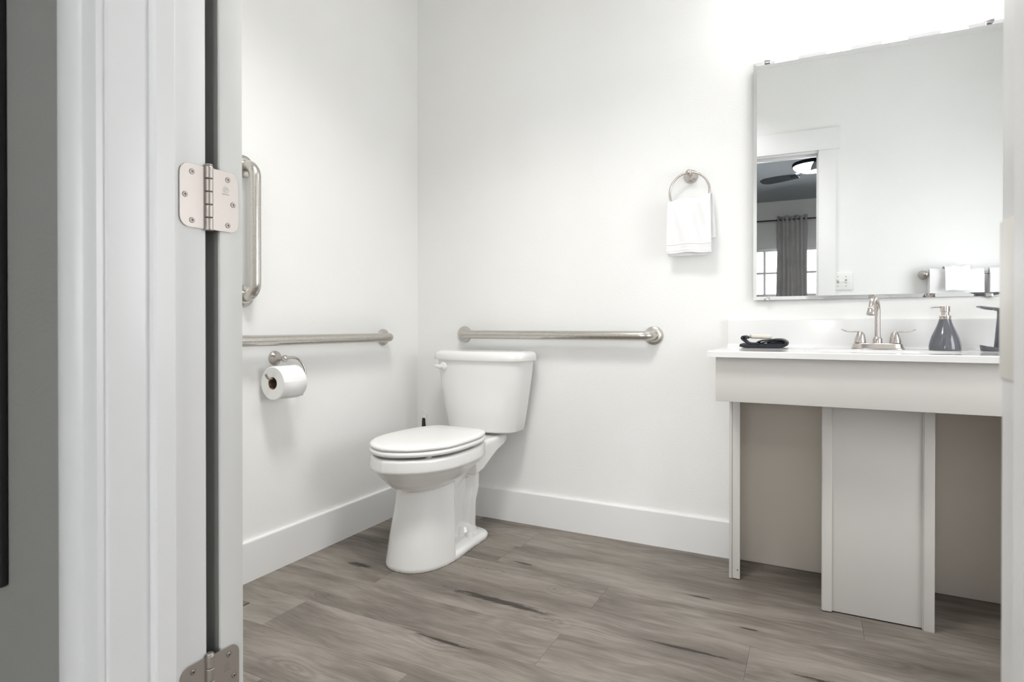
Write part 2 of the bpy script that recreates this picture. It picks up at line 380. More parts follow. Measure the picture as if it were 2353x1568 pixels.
bm = B(); box(bm, XL - 0.006, XR + 0.006, YB - 0.017, YB, HD + 0.006, HD + 0.088, 0.003)
struct(obj('trim_6', bm, M['trim']), 'white head casing on the bedroom side', 'door casing')
CW = 0.098
bm = B(); box(bm, XR + 0.004, XR + 0.004 + CW, YE, YE + 0.012, 0, HD + 0.012, 0.0015)
struct(obj('trim_7', bm, M['trim']), 'flat white casing leg beside the light switch, seen in the mirror', 'door casing')
bm = B(); box(bm, XL - 0.026 - CW, XL - 0.026, YE, YE + 0.012, 0, HD + 0.012, 0.0015)
struct(obj('trim_8', bm, M['trim']), 'flat white casing leg behind the open door', 'door casing')
bm = B(); box(bm, XL - 0.004 - CW - 0.026, XR + 0.004 + CW + 0.026, YE, YE + 0.018, HD + 0.012, HD + 0.150, 0.0015)
struct(obj('trim_9', bm, M['trim']), 'wide white header board over the doorway, seen in the mirror', 'door casing')

# the door, folded right back against the entry wall
DX1 = XL + 0.003; DY0, DY1 = YE + 0.0155, YE + 0.0495
door = struct(thing('door_1', 'white door folded back against the entry wall, edge with two nickel hinges', 'door', (0, 0, 0)))
bm = B(); box(bm, DX1 - 0.76, DX1, DY0, DY1, 0.012, 2.035, 0.002)
dl = obj('door_leaf', bm, M['door'], door)
for z0, z1 in ((0.22, 0.92), (1.10, 1.90)):
    bm = B(); box(bm, DX1 - 0.64, DX1 - 0.12, DY1 - 0.001, DY1 + 0.005, z0, z1, 0.004); obj('raised_panel', bm, M['door'], dl)
bm = B(); box(bm, DX1 - 0.045, DX1 - 0.0035, DY0 - 0.0012, DY0 + 0.0005, 0.014, 2.033, 0.0004); obj('edge_strip', bm, M['gasket'], dl, label='dark grey strip in the hinge gap')  # dark strip added to paint the shade inside the hinge gap

# hinges: plates lie in the jamb and door edge, pin between
def hinge(zb, n_screw_labels=True):
    h = B(); x = XL + 0.0006; L = 0.077; yp = YE + 0.0002
    def plate(ya, yb_, sgn):
        # rounded outer corners
        R = 0.0125; pts = [(ya, zb), (yb_ - sgn * R, zb)]
        for k in range(1, 9):
            a = k / 8 * PI / 2; pts.append((yb_ - sgn * R + sgn * R * math.sin(a), zb + R - R * math.cos(a)))
        for k in range(0, 9):
            a = k / 8 * PI / 2; pts.append((yb_ - sgn * R + sgn * R * math.cos(a), zb + L - R + R * math.sin(a)))
        pts.append((ya, zb + L))
        loft(h, [[(x - 0.0004, y, z) for y, z in pts], [(x + 0.0012, y, z) for y, z in pts]])
    plate(yp - 0.0045, yp - 0.0370, -1)
    n0 = len(h.verts)
    plate(yp + 0.0045, yp + 0.0408, 1)
    h.verts.ensure_lookup_table()
    for v in h.verts[n0:]: v.co.x += 0.0032
    ho = obj('hinge', h, M['hinge'], door, angle=0.5, label='satin nickel butt hinge with rounded plates')
    px_ = x + 0.0030
    zs = [zb - 0.002 + (L + 0.004) * q for q in (0, 0.2, 0.4, 0.6, 0.8, 1.0)]
    for i in range(5):
        k = B(); lathe(k, [(0.0044, zs[i] + 0.0004), (0.0050, zs[i] + 0.0012), (0.0050, zs[i + 1] - 0.0012), (0.0044, zs[i + 1] - 0.0004)], Matrix.Translation((px_, yp, 0)), 24)
        obj('knuckle', k, M['hinge'], ho, angle=0.5)
    cap = B(); lathe(cap, [(0.0040, zs[5] - 0.0004), (0.0046, zs[5] + 0.0006), (0.0040, zs[5] + 0.0022), (0.0015, zs[5] + 0.0028)], Matrix.Translation((px_, yp, 0)), 24)
    obj('pin', cap, M['hinge'], ho)
    for (dy, zz, dx) in ((-0.0215, 0.88, 0), (-0.0305, 0.50, 0), (-0.0215, 0.11, 0), (0.0255, 0.87, 0.0032), (0.033, 0.47, 0.0032), (0.0255, 0.11, 0.0032)):
        c = Vector((x + 0.0012 + dx, yp + dy, zb + L * zz)); s = B()
        lathe(s, [(0.0030, -0.001), (0.0030, 0.0004), (0.0022, 0.0007), (0.0005, 0.0008)], axis(c, (1, 0, 0)), 20)
        so = obj('screw', s, M['hinge'], ho)
        s2 = B(); rot = Matrix.Translation(c + Vector((0.0008, 0, 0))) @ Matrix.Rotation(random.uniform(0, 1.5), 4, 'X')
        for a in (0, PI / 2):
            n1 = len(s2.verts); box(s2, -0.0003, 0.0002, -0.0016, 0.0016, -0.00042, 0.00042); s2.verts.ensure_lookup_table()
            for v in s2.verts[n1:]: v.co = rot @ Matrix.Rotation(a, 4, 'X') @ v.co
        # countersink ring
        s3 = [[rot @ Vector((-0.0006, r * math.cos(2 * PI * k / 20), r * math.sin(2 * PI * k / 20))) for k in range(20)] for r in (0.0030, 0.0034)]
        s3 = [[p + Vector((dxx, 0, 0)) for p in r] for r, dxx in zip(s3, (0.0001, 0.0001))]
        loft(s2, s3, cap=False)
        o2 = obj('screw_slot', s2, M['screwdark'], ho, smooth=False)
    # maker's stamp: ring, inner mark and a small line of illegible characters
    c = Vector((x + 0.0045, yp + 0.0225, zb + L * 0.70)); s = B()
    for r0, r1 in ((0.0040, 0.0036), (0.0030, 0.0028)):
        loft(s, [[c + Vector((0, r * math.cos(2 * PI * k / 28), r * math.sin(2 * PI * k / 28))) for k in range(28)] for r in (r0, r1)], cap=False)
    box(s, c.x, c.x + 0.0001, c.y - 0.0009, c.y - 0.0005, c.z - 0.0018, c.z + 0.0014)
    loft(s, [[c + Vector((0, 0.0002 + r * math.cos(2 * PI * k / 16), 0.0008 + r * math.sin(2 * PI * k / 16))) for k in range(16)] for r in (0.0014, 0.0010)], cap=False)
    for k in range(7):
        yy = c.y - 0.0048 + k * 0.00145; box(s, c.x, c.x + 0.0001, yy, yy + 0.0008, c.z - 0.0068, c.z - 0.0053)
    obj('stamp', s, M['stamp'], ho, smooth=False)
hinge(1.0265); hinge(0.414)

# ------------------------------------------------------------------ bedroom windows, curtain, fan, frame
for wi, (a, b_) in enumerate(WIN):
    wn = struct(thing('window_%d' % (wi + 1), ('bright gridded window left of the grey curtain, seen in the mirror', 'bright gridded window right of the grey curtain, seen in the mirror')[wi], 'window', ((a + b_) / 2, BY, WZ0)))
    def wobj(name, bm, m, par):
        bmesh.ops.translate(bm, verts=bm.verts, vec=Vector((-(a + b_) / 2, -BY, -WZ0))); return obj(name, bm, m, par)
    f = B()
    for q in ((a, a + 0.05, WZ0, WZ1), (b_ - 0.05, b_, WZ0, WZ1)): box(f, q[0], q[1], BY - 0.10, BY - 0.02, q[2], q[3], 0.003)
    box(f, a + 0.05, b_ - 0.05, BY - 0.10, BY - 0.02, WZ1 - 0.045, WZ1, 0.003); box(f, a + 0.05, b_ - 0.05, BY - 0.10, BY - 0.02, WZ0, WZ0 + 0.05, 0.003)
    wf = wobj('window_frame', f, M['trim'], wn)
    f = B(); box(f, a + 0.05, b_ - 0.05, BY - 0.085, BY - 0.035, 1.315, 1.36, 0.003); wobj('meeting_rail', f, M['trim'], wn)
    f = B(); box(f, a - 0.03, b_ + 0.03, BY - 0.02, BY + 0.05, WZ0 - 0.025, WZ0, 0.004); wobj('window_sill', f, M['trim'], wn)
    nx = 4; w_ = (b_ - a - 0.10) / nx
    for k in range(1, nx):
        f = B(); xx = a + 0.05 + k * w_; box(f, xx - 0.016, xx + 0.016, BY - 0.068, BY - 0.052, WZ0 + 0.05, 1.315); box(f, xx - 0.016, xx + 0.016, BY - 0.068, BY - 0.052, 1.36, WZ1 - 0.045); wobj('muntin', f, M['trim'], wn)
    for zz in (0.98, 1.655):
        f = B(); box(f, a + 0.05, b_ - 0.05, BY - 0.067, BY - 0.053, zz - 0.016, zz + 0.016); wobj('muntin', f, M['trim'], wn)
    for z0, z1 in ((WZ0 + 0.05, 1.315), (1.36, WZ1 - 0.045)):
        f = B(); box(f, a + 0.05, b_ - 0.05, BY - 0.062, BY - 0.058, z0, z1); wobj('pane', f, M['pane'], wn)

CY0 = BY + 0.09
rod = thing('curtain_rod', 'thin black curtain rod over the bedroom windows, seen in the mirror', 'curtain rod', (1.81, CY0, 2.37))
bm = B(); tube(bm, [(-1.5, 0, 0), (1.5, 0, 0)], 0.009, 12); obj('rod', bm, M['black'], rod)
for s in (-1, 1):
    bm = B(); lathe(bm, [(0.009, 0), (0.02, 0.012), (0.022, 0.03), (0.012, 0.045), (0.001, 0.05)], axis((s * 1.5, 0, 0), (s, 0, 0)), 20); obj('finial', bm, M['black'], rod)
for x in (-1.45, 0.0, 1.45):
    bm = B(); box(bm, x - 0.008, x + 0.008, -0.088, 0.004, -0.006, 0.006, 0.002); box(bm, x - 0.014, x + 0.014, -0.0895, -0.083, -0.04, 0.03, 0.002); obj('bracket', bm, M['black'], rod)
cur = thing('curtain', 'grey pleated linen curtain between the two windows, seen in the mirror', 'curtain', (1.81, CY0, 0.06))
bm = B(); nx, nz = 132, 30; g = []
for i in range(nx + 1):
    col_ = []
    for j in range(nz + 1):
        u = i / nx; t = j / nz; w2 = 0.185 + 0.012 * (1 - t)
        ph = u * 6.5 * 2 * PI; amp = 0.038 * (0.9 + 0.2 * math.sin(3 * u + 2 * t))
        x = -w2 + 2 * w2 * u + 0.008 * math.sin(ph * 2) + 0.004 * math.sin(9 * t + 5 * u)
        y = amp * math.sin(ph) + 0.006 * math.sin(ph * 2.3 + 4 * t); z = 0.0 + 2.36 * t + 0.008 * math.sin(ph * 0.5 + 1) * (t > 0.98)
        col_.append((x, y, z))
    g.append(col_)
vs = [[bm.verts.new(p) for p in c] for c in g]
for i in range(nx):
    for j in range(nz): bm.faces.new((vs[i][j], vs[i + 1][j], vs[i + 1][j + 1], vs[i][j + 1]))
cp = obj('fabric_panel', bm, M['curtain'], cur); sm = cp.modifiers.new('thickness', 'SOLIDIFY'); sm.thickness = 0.002
for k in range(6):
    bm = B(); tube(bm, [(-0.155 + k * 0.062, 0.012 * math.sin(k) + 0.028 * math.cos(a), 2.31 + 0.028 * math.sin(a)) for a in [q / 20 * 2 * PI for q in range(21)]], 0.004, 8, False); obj('grommet', bm, M['clip'], cur)

fanx, fany = 1.97, -4.22
fan = thing('ceiling_fan', 'dark bladed bedroom ceiling fan with lit lens, seen in the mirror', 'ceiling fan', (fanx, fany, ZC))
bm = B(); lathe(bm, [(0.002, 0), (0.07, 0), (0.07, -0.02), (0.04, -0.05), (0.016, -0.06), (0.016, -0.075)], None, 32); obj('canopy', bm, M['fan'], fan)
bm = B(); lathe(bm, [(0.015, -0.07), (0.09, -0.08), (0.115, -0.10), (0.115, -0.15), (0.10, -0.165), (0.002, -0.165)], None, 40); obj('motor_housing', bm, M['fan'], fan)
bm = B(); lathe(bm, [(0.10, -0.10), (0.19, -0.105), (0.195, -0.115), (0.195, -0.14), (0.185, -0.142), (0.10, -0.13)], None, 48); obj('lamp_rim', bm, M['fan'], fan)
bm = B(); lathe(bm, [(0.184, -0.141), (0.17, -0.160), (0.13, -0.180), (0.07, -0.190), (0.002, -0.193)], None, 48); obj('lamp_lens', bm, M['fanlamp'], fan)
for k in range(3):
    a = math.radians(205 + 120 * k); ca, sa = math.cos(a), math.sin(a); rings = []
    for t in range(13):
        r = 0.155 + 0.385 * t / 12; hw = 0.050 + 0.016 * min(1, t / 6); hw *= (1 if t < 11 else (0.8 if t == 11 else 0.45))
        rings.append([Vector((ca * r - sa * q, sa * r + ca * q, -0.205 - 0.25 * q + zz)) for q, zz in ((-hw, -0.003), (hw, -0.003), (hw, 0.003), (-hw, 0.003))])
    bm = B(); loft(bm, rings); bl = obj('blade', bm, M['fan'], fan)
    bm = B(); tube(bm, [(ca * 0.08, sa * 0.08, -0.15), (ca * 0.14, sa * 0.14, -0.19), (ca * 0.22, sa * 0.22, -0.196)], [0.014, 0.018, 0.02], 10, True); obj('blade_arm', bm, M['fan'], bl)

fr = thing('black_frame', 'tall black frame on the grey bedroom wall at the far left edge', 'frame', (0.635, YB, 0.58))
bm = B(); box(bm, -0.235, 0.235, -0.006, 0.0, 0.02, 1.55); obj('backing_panel', bm, M['black'], fr)
for q in ((-0.26, -0.225, 0, 1.57), (0.225, 0.26, 0, 1.57)):
    bm = B(); box(bm, q[0], q[1], -0.011, 0, q[2], q[3], 0.004, 4); obj('frame_bar', bm, M['black'], fr)
for q in ((0, 0.035), (1.535, 1.57)):
    bm = B(); box(bm, -0.225, 0.225, -0.011, 0, q[0], q[1], 0.004, 3); obj('frame_bar', bm, M['black'], fr)

# ------------------------------------------------------------------ toilet (turned 2.5 degrees)
TZ = 0.476
toi = thing('toilet', 'white two-piece toilet with closed elongated lid in the corner', 'toilet', (0.455, -0.004, 0), math.radians(-2.5))
HWT = [(0.285, 0.098), (0.30, 0.128), (0.353, 0.155), (0.42, 0.1715), (0.53, 0.178), (0.60, 0.173), (0.65, 0.158), (0.70, 0.130), (0.735, 0.098), (0.762, 0.058), (0.774, 0.028)]
def egg(scale_u=1.0, grow=0.0, tip=0.7795, n=14, table=HWT):
    """closed outline (u, v) of the seat, back edge straight"""
    half = spline([(v, h) for v, h in table] , 36)
    R = [((h * scale_u + grow), v + (grow if v > 0.55 else (-grow if v < 0.32 else 0)) * 0.6) for v, h in half]
    return R + [(0.0, tip + grow)] + [(-u, v) for u, v in reversed(R)]
def egg_ring(z, grow=0.0, c=(0, 0.53), s=1.0, sv=None):
    sv = s if sv is None else sv
    return [Vector((c[0] + u * s, -(c[1] + (v - 0.53) * sv), z)) for u, v in egg(1.0, grow)]
def bez(bm, prof, base=0.53):
    loft(bm, [egg_ring(z, g) for z, g in prof])
# bowl, pedestal, trapway and foot are one casting: overlapping solids fused by a voxel remesh
bm = B()
rim = [(0.428, -0.010), (0.431, -0.018), (0.428, -0.006), (0.420, 0.000), (0.395, 0.0025), (0.384, 0.003), (0.379, 0.001)]
rings = [egg_ring(z, g) for z, g in rim[2:]]
for z, s, cv in ((0.372, 0.970, 0.530), (0.356, 0.905, 0.53), (0.338, 0.825, 0.53), (0.320, 0.735, 0.535), (0.306, 0.65, 0.54), (0.297, 0.56, 0.545), (0.288, 0.46, 0.55)):
    rings.append(egg_ring(z, 0, (0, cv), s))
loft(bm, rings)
# tank deck reaching back from the bowl
def rrect(hw, v0, v1, z0, z1, zz=None, n=6, r=0.02):
    pts = []
    for (cx, cz, a0) in ((hw - r, z1 - r, 0), (-hw + r, z1 - r, PI / 2), (-hw + r, z0 + r, PI), (hw - r, z0 + r, 3 * PI / 2)):
        for k in range(n + 1):
            a = a0 + k / n * PI / 2; pts.append((cx + r * math.cos(a), cz + r * math.sin(a)))
    return pts
rings = []
for v, hw, z0 in ((0.075, 0.105, 0.385), (0.11, 0.112, 0.375), (0.17, 0.116, 0.362), (0.24, 0.122, 0.335), (0.31, 0.132, 0.31), (0.38, 0.14, 0.30)):
    rings.append([Vector((x, -v, z)) for x, z in rrect(hw, 0, 0, z0, 0.424, r=0.016)])
loft(bm, rings)
# pedestal: rounded column leaning slightly forward
def dplan(z, hw, vf, vr, n=26, p=2.25):
    out = []
    for k in range(n + 1):
        a = -PI / 2 + PI * k / n; cu, cv = math.sin(a), math.cos(a)
        out.append(Vector((hw * math.copysign(abs(cu) ** (2 / p), cu), -(vr + (vf - vr) * abs(cv) ** (2 / p)), z)))
    out.append(Vector((hw * 0.9, -(vr - 0.02), z))); out.append(Vector((-hw * 0.9, -(vr - 0.02), z)))
    return out
loft(bm, [dplan(z, hw, vf, vr) for z, hw, vf, vr in ((0.0, 0.128, 0.704, 0.515), (0.012, 0.1295, 0.706, 0.515), (0.10, 0.122, 0.690, 0.505), (0.20, 0.112, 0.668, 0.495), (0.29, 0.104, 0.650, 0.485), (0.345, 0.106, 0.650, 0.48))])
# web behind the column
box(bm, -0.030, 0.030, -0.52, -0.27, 0.0, 0.30)
# trapway, one bend each side of the web
tw = [(v, z) for v, z in ((0.56, 0.165), (0.50, 0.205), (0.43, 0.253), (0.36, 0.298), (0.30, 0.305), (0.262, 0.278), (0.262, 0.22), (0.283, 0.165), (0.287, 0.10), (0.287, 0.0))]
sp = spline([(0, -v, z) for v, z in tw], 44)
tube(bm, [Vector((0, p[1], p[2])) for p in sp], 0.044, 20)
for s in (-1, 1):
    tube(bm, [Vector((s * 0.024, p[1], p[2])) for p in sp], 0.042, 20)
# foot flange
def foot(z, g):
    pts = [(0.128, 0.52), (0.122, 0.44), (0.112, 0.36), (0.108, 0.29), (0.104, 0.25), (0.088, 0.215), (0.055, 0.20), (0.0, 0.197)]
    f = spline([(a, b_) for a, b_ in pts], 26); R = [(max(0.0, u - g), v + (g if v < 0.24 else 0)) for u, v in f]
    return [Vector((u, -v, z)) for u, v in R] + [Vector((-u, -v, z)) for u, v in reversed(R[:-1])]
loft(bm, [foot(0.0, 0.0), foot(0.014, -0.001), foot(0.024, 0.004), foot(0.030, 0.014), foot(0.036, 0.04)])
# raised shoulder around the outlet
lathe(bm, [(0.080, 0.02), (0.074, 0.045), (0.062, 0.07), (0.045, 0.085)], Matrix.Translation((0, -0.30, 0)), 28)
bowl = obj('bowl', bm, M['porc'], toi, angle=3.1)
md = bowl.modifiers.new('fuse', 'REMESH'); md.mode = 'VOXEL'; md.voxel_size = 0.0032; md.use_smooth_shade = True
ms = bowl.modifiers.new('soften', 'SMOOTH'); ms.iterations = 3; ms.factor = 0.5
for s in (-1, 1):
    bm = B(); lathe(bm, [(0.0165, 0.026), (0.016, 0.036), (0.013, 0.046), (0.007, 0.052), (0.0005, 0.054)], Matrix.Translation((s * 0.078, -0.342, 0.0)), 24)
    obj('bolt_cap', bm, M['plastic'], toi)
# seat ring and lid
bm = B()
def ring_in(z, s): return egg_ring(z, 0, (0, 0.545), s, s * 0.9)
prof = [(0.4385, -0.012), (0.4365, -0.006), (0.4390, 0.001), (0.4450, 0.0035), (0.4520, 0.0025), (0.4560, -0.003), (0.4575, -0.010)]
vr = loft(bm, [egg_ring(z, g) for z, g in prof] + [ring_in(0.4575, 0.66), ring_in(0.445, 0.62), ring_in(0.4385, 0.66)], cap=False)
for i in range(len(vr[0])):
    j = (i + 1) % len(vr[0])
    try: bm.faces.new((vr[-1][i], vr[-1][j], vr[0][j], vr[0][i]))
    except ValueError: pass
seat = obj('seat', bm, M['plastic'], toi, angle=0.9)
bm = B()
loft(bm, [egg_ring(z, g) for z, g in ((0.4600, -0.010), (0.4590, -0.003), (0.4620, 0.0015), (0.4670, 0.002), (0.4715, -0.002), (0.4740, -0.009), (0.4755, -0.022))] + [egg_ring(0.477, 0, (0, 0.53), 0.6), egg_ring(0.4775, 0, (0, 0.53), 0.25)])
obj('lid', bm, M['plastic'], toi, angle=0.9)
for (u, v) in ((0.115, 0.66), (-0.115, 0.66), (0.14, 0.40), (-0.14, 0.40)):
    bm = B(); box(bm, u - 0.007, u + 0.007, -v - 0.012, -v + 0.012, 0.4265, 0.4395, 0.002); obj('bumper', bm, M['plastic'], seat)
for s in (-1, 1):
    bm = B(); lathe(bm, [(0.017, 0.424), (0.017, 0.452), (0.014, 0.458), (0.002, 0.459)], Matrix.Translation((s * 0.07, -0.268, 0)), 22); obj('seat_hinge', bm, M['plastic'], seat)
# tank
def tplan(z, hw, yb, yf, bow=0.022, n=64, p=6.0, pf=4.4):
    out = []; yc = (yb + yf) / 2; hy = (yb - yf) / 2
    for k in range(n):
        a = 2 * PI * k / n; c, s = math.cos(a), math.sin(a); e = 2 / (p if s > 0 else pf)
        x = hw * math.copysign(abs(c) ** e, c); y = yc + hy * math.copysign(abs(s) ** e, s)
        if s < 0: y -= bow * (1 - (x / hw) ** 2)
        out.append(Vector((x, y, z)))
    return out
bm = B()
loft(bm, [tplan(z, hw, -0.014, yf, bw) for z, hw, yf, bw in ((0.4345, 0.155, -0.150, 0.016), (0.4365, 0.168, -0.160, 0.018), (0.443, 0.176, -0.166, 0.02), (0.52, 0.191, -0.173, 0.021), (0.62, 0.208, -0.180, 0.022), (0.70, 0.220, -0.185, 0.022), (0.757, 0.227, -0.188, 0.022))])
tank = obj('tank', bm, M['porc'], toi, angle=0.7)
bm = B()
loft(bm, [tplan(z, hw, -0.010, yf, 0.023) for z, hw, yf in ((0.7555, 0.230, -0.189), (0.7545, 0.240, -0.197), (0.759, 0.2425, -0.199), (0.779, 0.239, -0.196), (0.788, 0.234, -0.191), (0.7935, 0.222, -0.18), (0.7955, 0.20, -0.16))] + [tplan(0.7965, 0.10, -0.06, -0.12, 0.01)])
obj('tank_lid', bm, M['porc'], toi, angle=0.9)
# flush lever, upper left of the tank front
lev = B()
fy = -0.1835
lathe(lev, [(0.0205, -0.002), (0.0205, 0.006), (0.0175, 0.011), (0.008, 0.0135), (0.0005, 0.014)], axis((-0.158, fy - 0.008, 0.7255), (-0.1, -1, 0)), 32)
tube(lev, [(-0.155, fy - 0.019, 0.7235), (-0.175, fy - 0.0185, 0.7215), (-0.195, fy - 0.015, 0.7235), (-0.208, fy - 0.010, 0.7265), (-0.214, fy - 0.006, 0.7280)], [0.0085, 0.0095, 0.008, 0.005, 0.002], 14, True, 1.1)
obj('flush_lever', lev, M['plastic'], toi, angle=0.9)
# supply stop and hose, behind
bm = B(); lathe(bm, [(0.022, 0), (0.020, 0.004), (0.008, 0.006), (0.008, 0.04)], axis((-0.13, -0.012, 0.20), (0, -1, 0)), 20)
tube(bm, spline([(-0.13, -0.05, 0.20), (-0.13, -0.055, 0.26), (-0.135, -0.07, 0.34), (-0.12, -0.085, 0.40), (-0.115, -0.09, 0.437)], 20), 0.0055, 10)
obj('supply_hose', bm, M['nickel'], toi)

# toilet brush behind the toilet
tb = thing('toilet_brush', 'toilet brush handle with black grip and white loop behind toilet', 'toilet brush', (0.128, -0.118, 0))
bm = B(); lathe(bm, [(0.045, 0), (0.048, 0.004), (0.050, 0.10), (0.046, 0.105), (0.043, 0.10), (0.040, 0.008), (0.001, 0.008)], None, 32); obj('holder', bm, M['brushwhite'], tb)
bm = B(); lathe(bm, [(0.001, 0.012), (0.03, 0.015), (0.034, 0.05), (0.03, 0.085), (0.01, 0.095)], None, 24); obj('brush_head', bm, M['brushwhite'], tb)
bm = B(); tube(bm, [(0, 0, 0.09), (0, 0, 0.25), (0, 0, 0.36)], [0.005, 0.006, 0.008], 14)
tube(bm, [(0, 0, 0.34), (0, 0, 0.40), (0.001, 0, 0.455), (0, 0, 0.474)], [0.010, 0.0125, 0.0115, 0.010], 16)
tube(bm, [(0.0085 * math.cos(a), 0, 0.4825 + 0.0105 * math.sin(a)) for a in [q / 24 * 2 * PI for q in range(25)]], 0.0032, 8, False)
hd = obj('handle', bm, M['brushwhite'], tb)
bm = B(); loft(bm, [[Vector((hw * math.cos(a), -0.0045 - 0.0085 * (0.4 + 0.6 * abs(math.sin(a))) * (math.sin(a) < 0) + 0.004 * (math.sin(a) > 0), z)) for a in [q / 20 * 2 * PI for q in range(20)]] for z, hw in ((0.35, 0.007), (0.37, 0.0105), (0.43, 0.0108), (0.462, 0.0095), (0.468, 0.006))])
obj('grip', bm, M['rubber'], hd, label='black rubber grip')

# ------------------------------------------------------------------ grab bars
def flange(c, d, R=0.0385):
    f = B(); lathe(f, [(R, 0), (R, 0.003), (R - 0.002, 0.0075), (R - 0.009, 0.0105), (0.026, 0.0112), (0.0205, 0.0112), (0.0195, 0.016), (0.0005, 0.016)], axis(c, d), 44); return f
def grab_bar(name, lab, p0, p1, nrm):
    p0, p1, nrm = Vector(p0), Vector(p1), Vector(nrm); t = thing(name, lab, 'grab bar', (p0 + p1) / 2, 0, 'stainless grab bars')
    off = -(p0 + p1) / 2; a, b_ = p0 + off, p1 + off; e = (b_ - a).normalized(); D = 0.060; R = 0.044
    pts = [a + nrm * 0.004]; 
    for k in range(0, 13):
        q = k / 12 * PI / 2; pts.append(a + nrm * (D - R + R * math.sin(q)) + e * (R - R * math.cos(q)))
    L = (b_ - a).length
    for k in range(1, 12): pts.append(a + nrm * D + e * (R + (L - 2 * R) * k / 12))
    for k in range(0, 13):
        q = k / 12 * PI / 2; pts.append(b_ + nrm * (D - R + R * math.cos(q)) - e * (R - R * math.sin(q)))
    pts.append(b_ + nrm * 0.004)
    bm = B(); tube(bm, pts, 0.0195, 28); obj('bar', bm, M['steel'], t, angle=0.9)
    for c in (a, b_): obj('flange', flange(c, nrm), M['steel'], t, angle=0.5)
grab_bar('grab_bar', 'horizontal stainless grab bar on the wall above the toilet tank', (0.2805, 0, 0.867), (1.1995, 0, 0.867), (0, -1, 0))
grab_bar('grab_bar', 'horizontal stainless grab bar above the toilet paper roll', (0, -1.337, 0.855), (0, -0.270, 0.855), (1, 0, 0))
grab_bar('grab_bar', 'short vertical stainless grab bar beside the open door edge', (0, -1.022, 1.012), (0, -1.022, 1.469), (1, 0, 0))

# ------------------------------------------------------------------ toilet paper holder and roll
RXc, RZc = 0.074, 0.7020   # roll axis
ph = thing('toilet_paper_holder', 'brushed nickel toilet paper holder below the side grab bar', 'paper holder', (0, -0.889, 0.787))
def loc_(o, p): return Vector(p) - Vector((0, -0.889, 0.787))
bm = B(); lathe(bm, [(0.0275, 0), (0.0275, 0.003), (0.0255, 0.007), (0.019, 0.012), (0.012, 0.022), (0.0095, 0.032), (0.0085, 0.044)], axis((0, 0, 0), (1, 0, 0)), 36); obj('base', bm, M['nickel'], ph)
bm = B(); lathe(bm, [(0.0125 * math.sin(PI * k / 14), -0.0125 * math.cos(PI * k / 14)) for k in range(15)], Matrix.Translation((0.053, 0, 0)), 24, False); obj('ball', bm, M['nickel'], ph)
ay = RZc + 0.0155 - 0.787
ax_ = RXc
ctrl = [(0.053, 0.0, 0.0), (0.056, 0.03, 0.0015), (0.061, 0.055, -0.004), (0.068, 0.072, -0.026), (ax_, 0.078, ay + 0.018), (ax_, 0.068, ay + 0.001), (ax_, 0.045, ay), (ax_, -0.055, ay), (ax_, -0.086, ay + 0.001), (ax_ + 0.002, -0.100, ay + 0.012), (ax_ + 0.003, -0.104, ay + 0.020)]
bm = B(); tube(bm, spline(ctrl, 70), 0.0048, 14); obj('arm', bm, M['nickel'], ph)
tp = thing('toilet_paper_roll', 'white toilet paper roll hanging from the nickel holder', 'toilet paper', (RXc, -0.910, RZc))
bm = B(); mt = axis((0, -0.052, 0), (0, 1, 0)); Rr = 0.0605
def spun(prof, seg=56):
    b2 = B(); vr2 = [[b2.verts.new(mt @ Vector((r * math.cos(2 * PI * i / seg), r * math.sin(2 * PI * i / seg), h))) for i in range(seg)] for r, h in prof]
    for a, b_ in zip(vr2, vr2[1:] + vr2[:1]):
        for i in range(seg): b2.faces.new((a[i], a[(i + 1) % seg], b_[(i + 1) % seg], b_[i]))
    return b2
obj('paper', spun([(0.0222, 0), (Rr - 0.003, 0), (Rr, 0.003), (Rr, 0.101), (Rr - 0.003, 0.104), (0.0222, 0.104)]), M['tp'], tp, angle=0.6)
obj('cardboard_core', spun([(0.0205, 0.001), (0.0222, 0.001), (0.0222, 0.103), (0.0205, 0.103)]), M['card'], tp, label='brown cardboard core')
bm.free()
bm = B()
pts = []
for k in range(0, 15):
    a = PI * 0.05 - k / 14 * 0.9
    pts.append((math.cos(a) * (Rr + 0.0006), math.sin(a) * (Rr + 0.0006)))
pts.append((pts[-1][0] - 0.006, pts[-1][1] - 0.010))
loft(bm, [[Vector((x, -0.0515, z)) for x, z in pts], [Vector((x, 0.0515, z)) for x, z in pts]], cap=False, closed=False)
sh = obj('loose_sheet', bm, M['tp'], tp); q = sh.modifiers.new('thickness', 'SOLIDIFY'); q.thickness = 0.0006

# ------------------------------------------------------------------ towel ring and hand towel
tr = thing('towel_ring', 'brushed nickel towel ring on the wall left of the mirror', 'towel ring', (1.3475, 0, 1.507))
bm = B(); lathe(bm, [(0.0275, 0), (0.0275, 0.003), (0.0255, 0.008), (0.019, 0.014), (0.013, 0.024), (0.0105, 0.034), (0.0105, 0.04)], axis((0, 0, 0), (0, -1, 0)), 36); obj('base', bm, M['nickel'], tr)
bm = B(); lathe(bm, [(0.0128 * math.sin(PI * k / 14), -0.0128 * math.cos(PI * k / 14)) for k in range(15)], Matrix.Translation((0, -0.046, 0.006)), 24, False); obj('ball', bm, M['nickel'], tr)
bm = B(); tube(bm, [(0.002 + 0.0765 * math.sin(a), -0.047, 0.006 - 0.0765 + 0.0765 * math.cos(a)) for a in [k / 64 * 2 * PI for k in range(65)]], 0.0043, 14, False); obj('ring', bm, M['nickel'], tr)

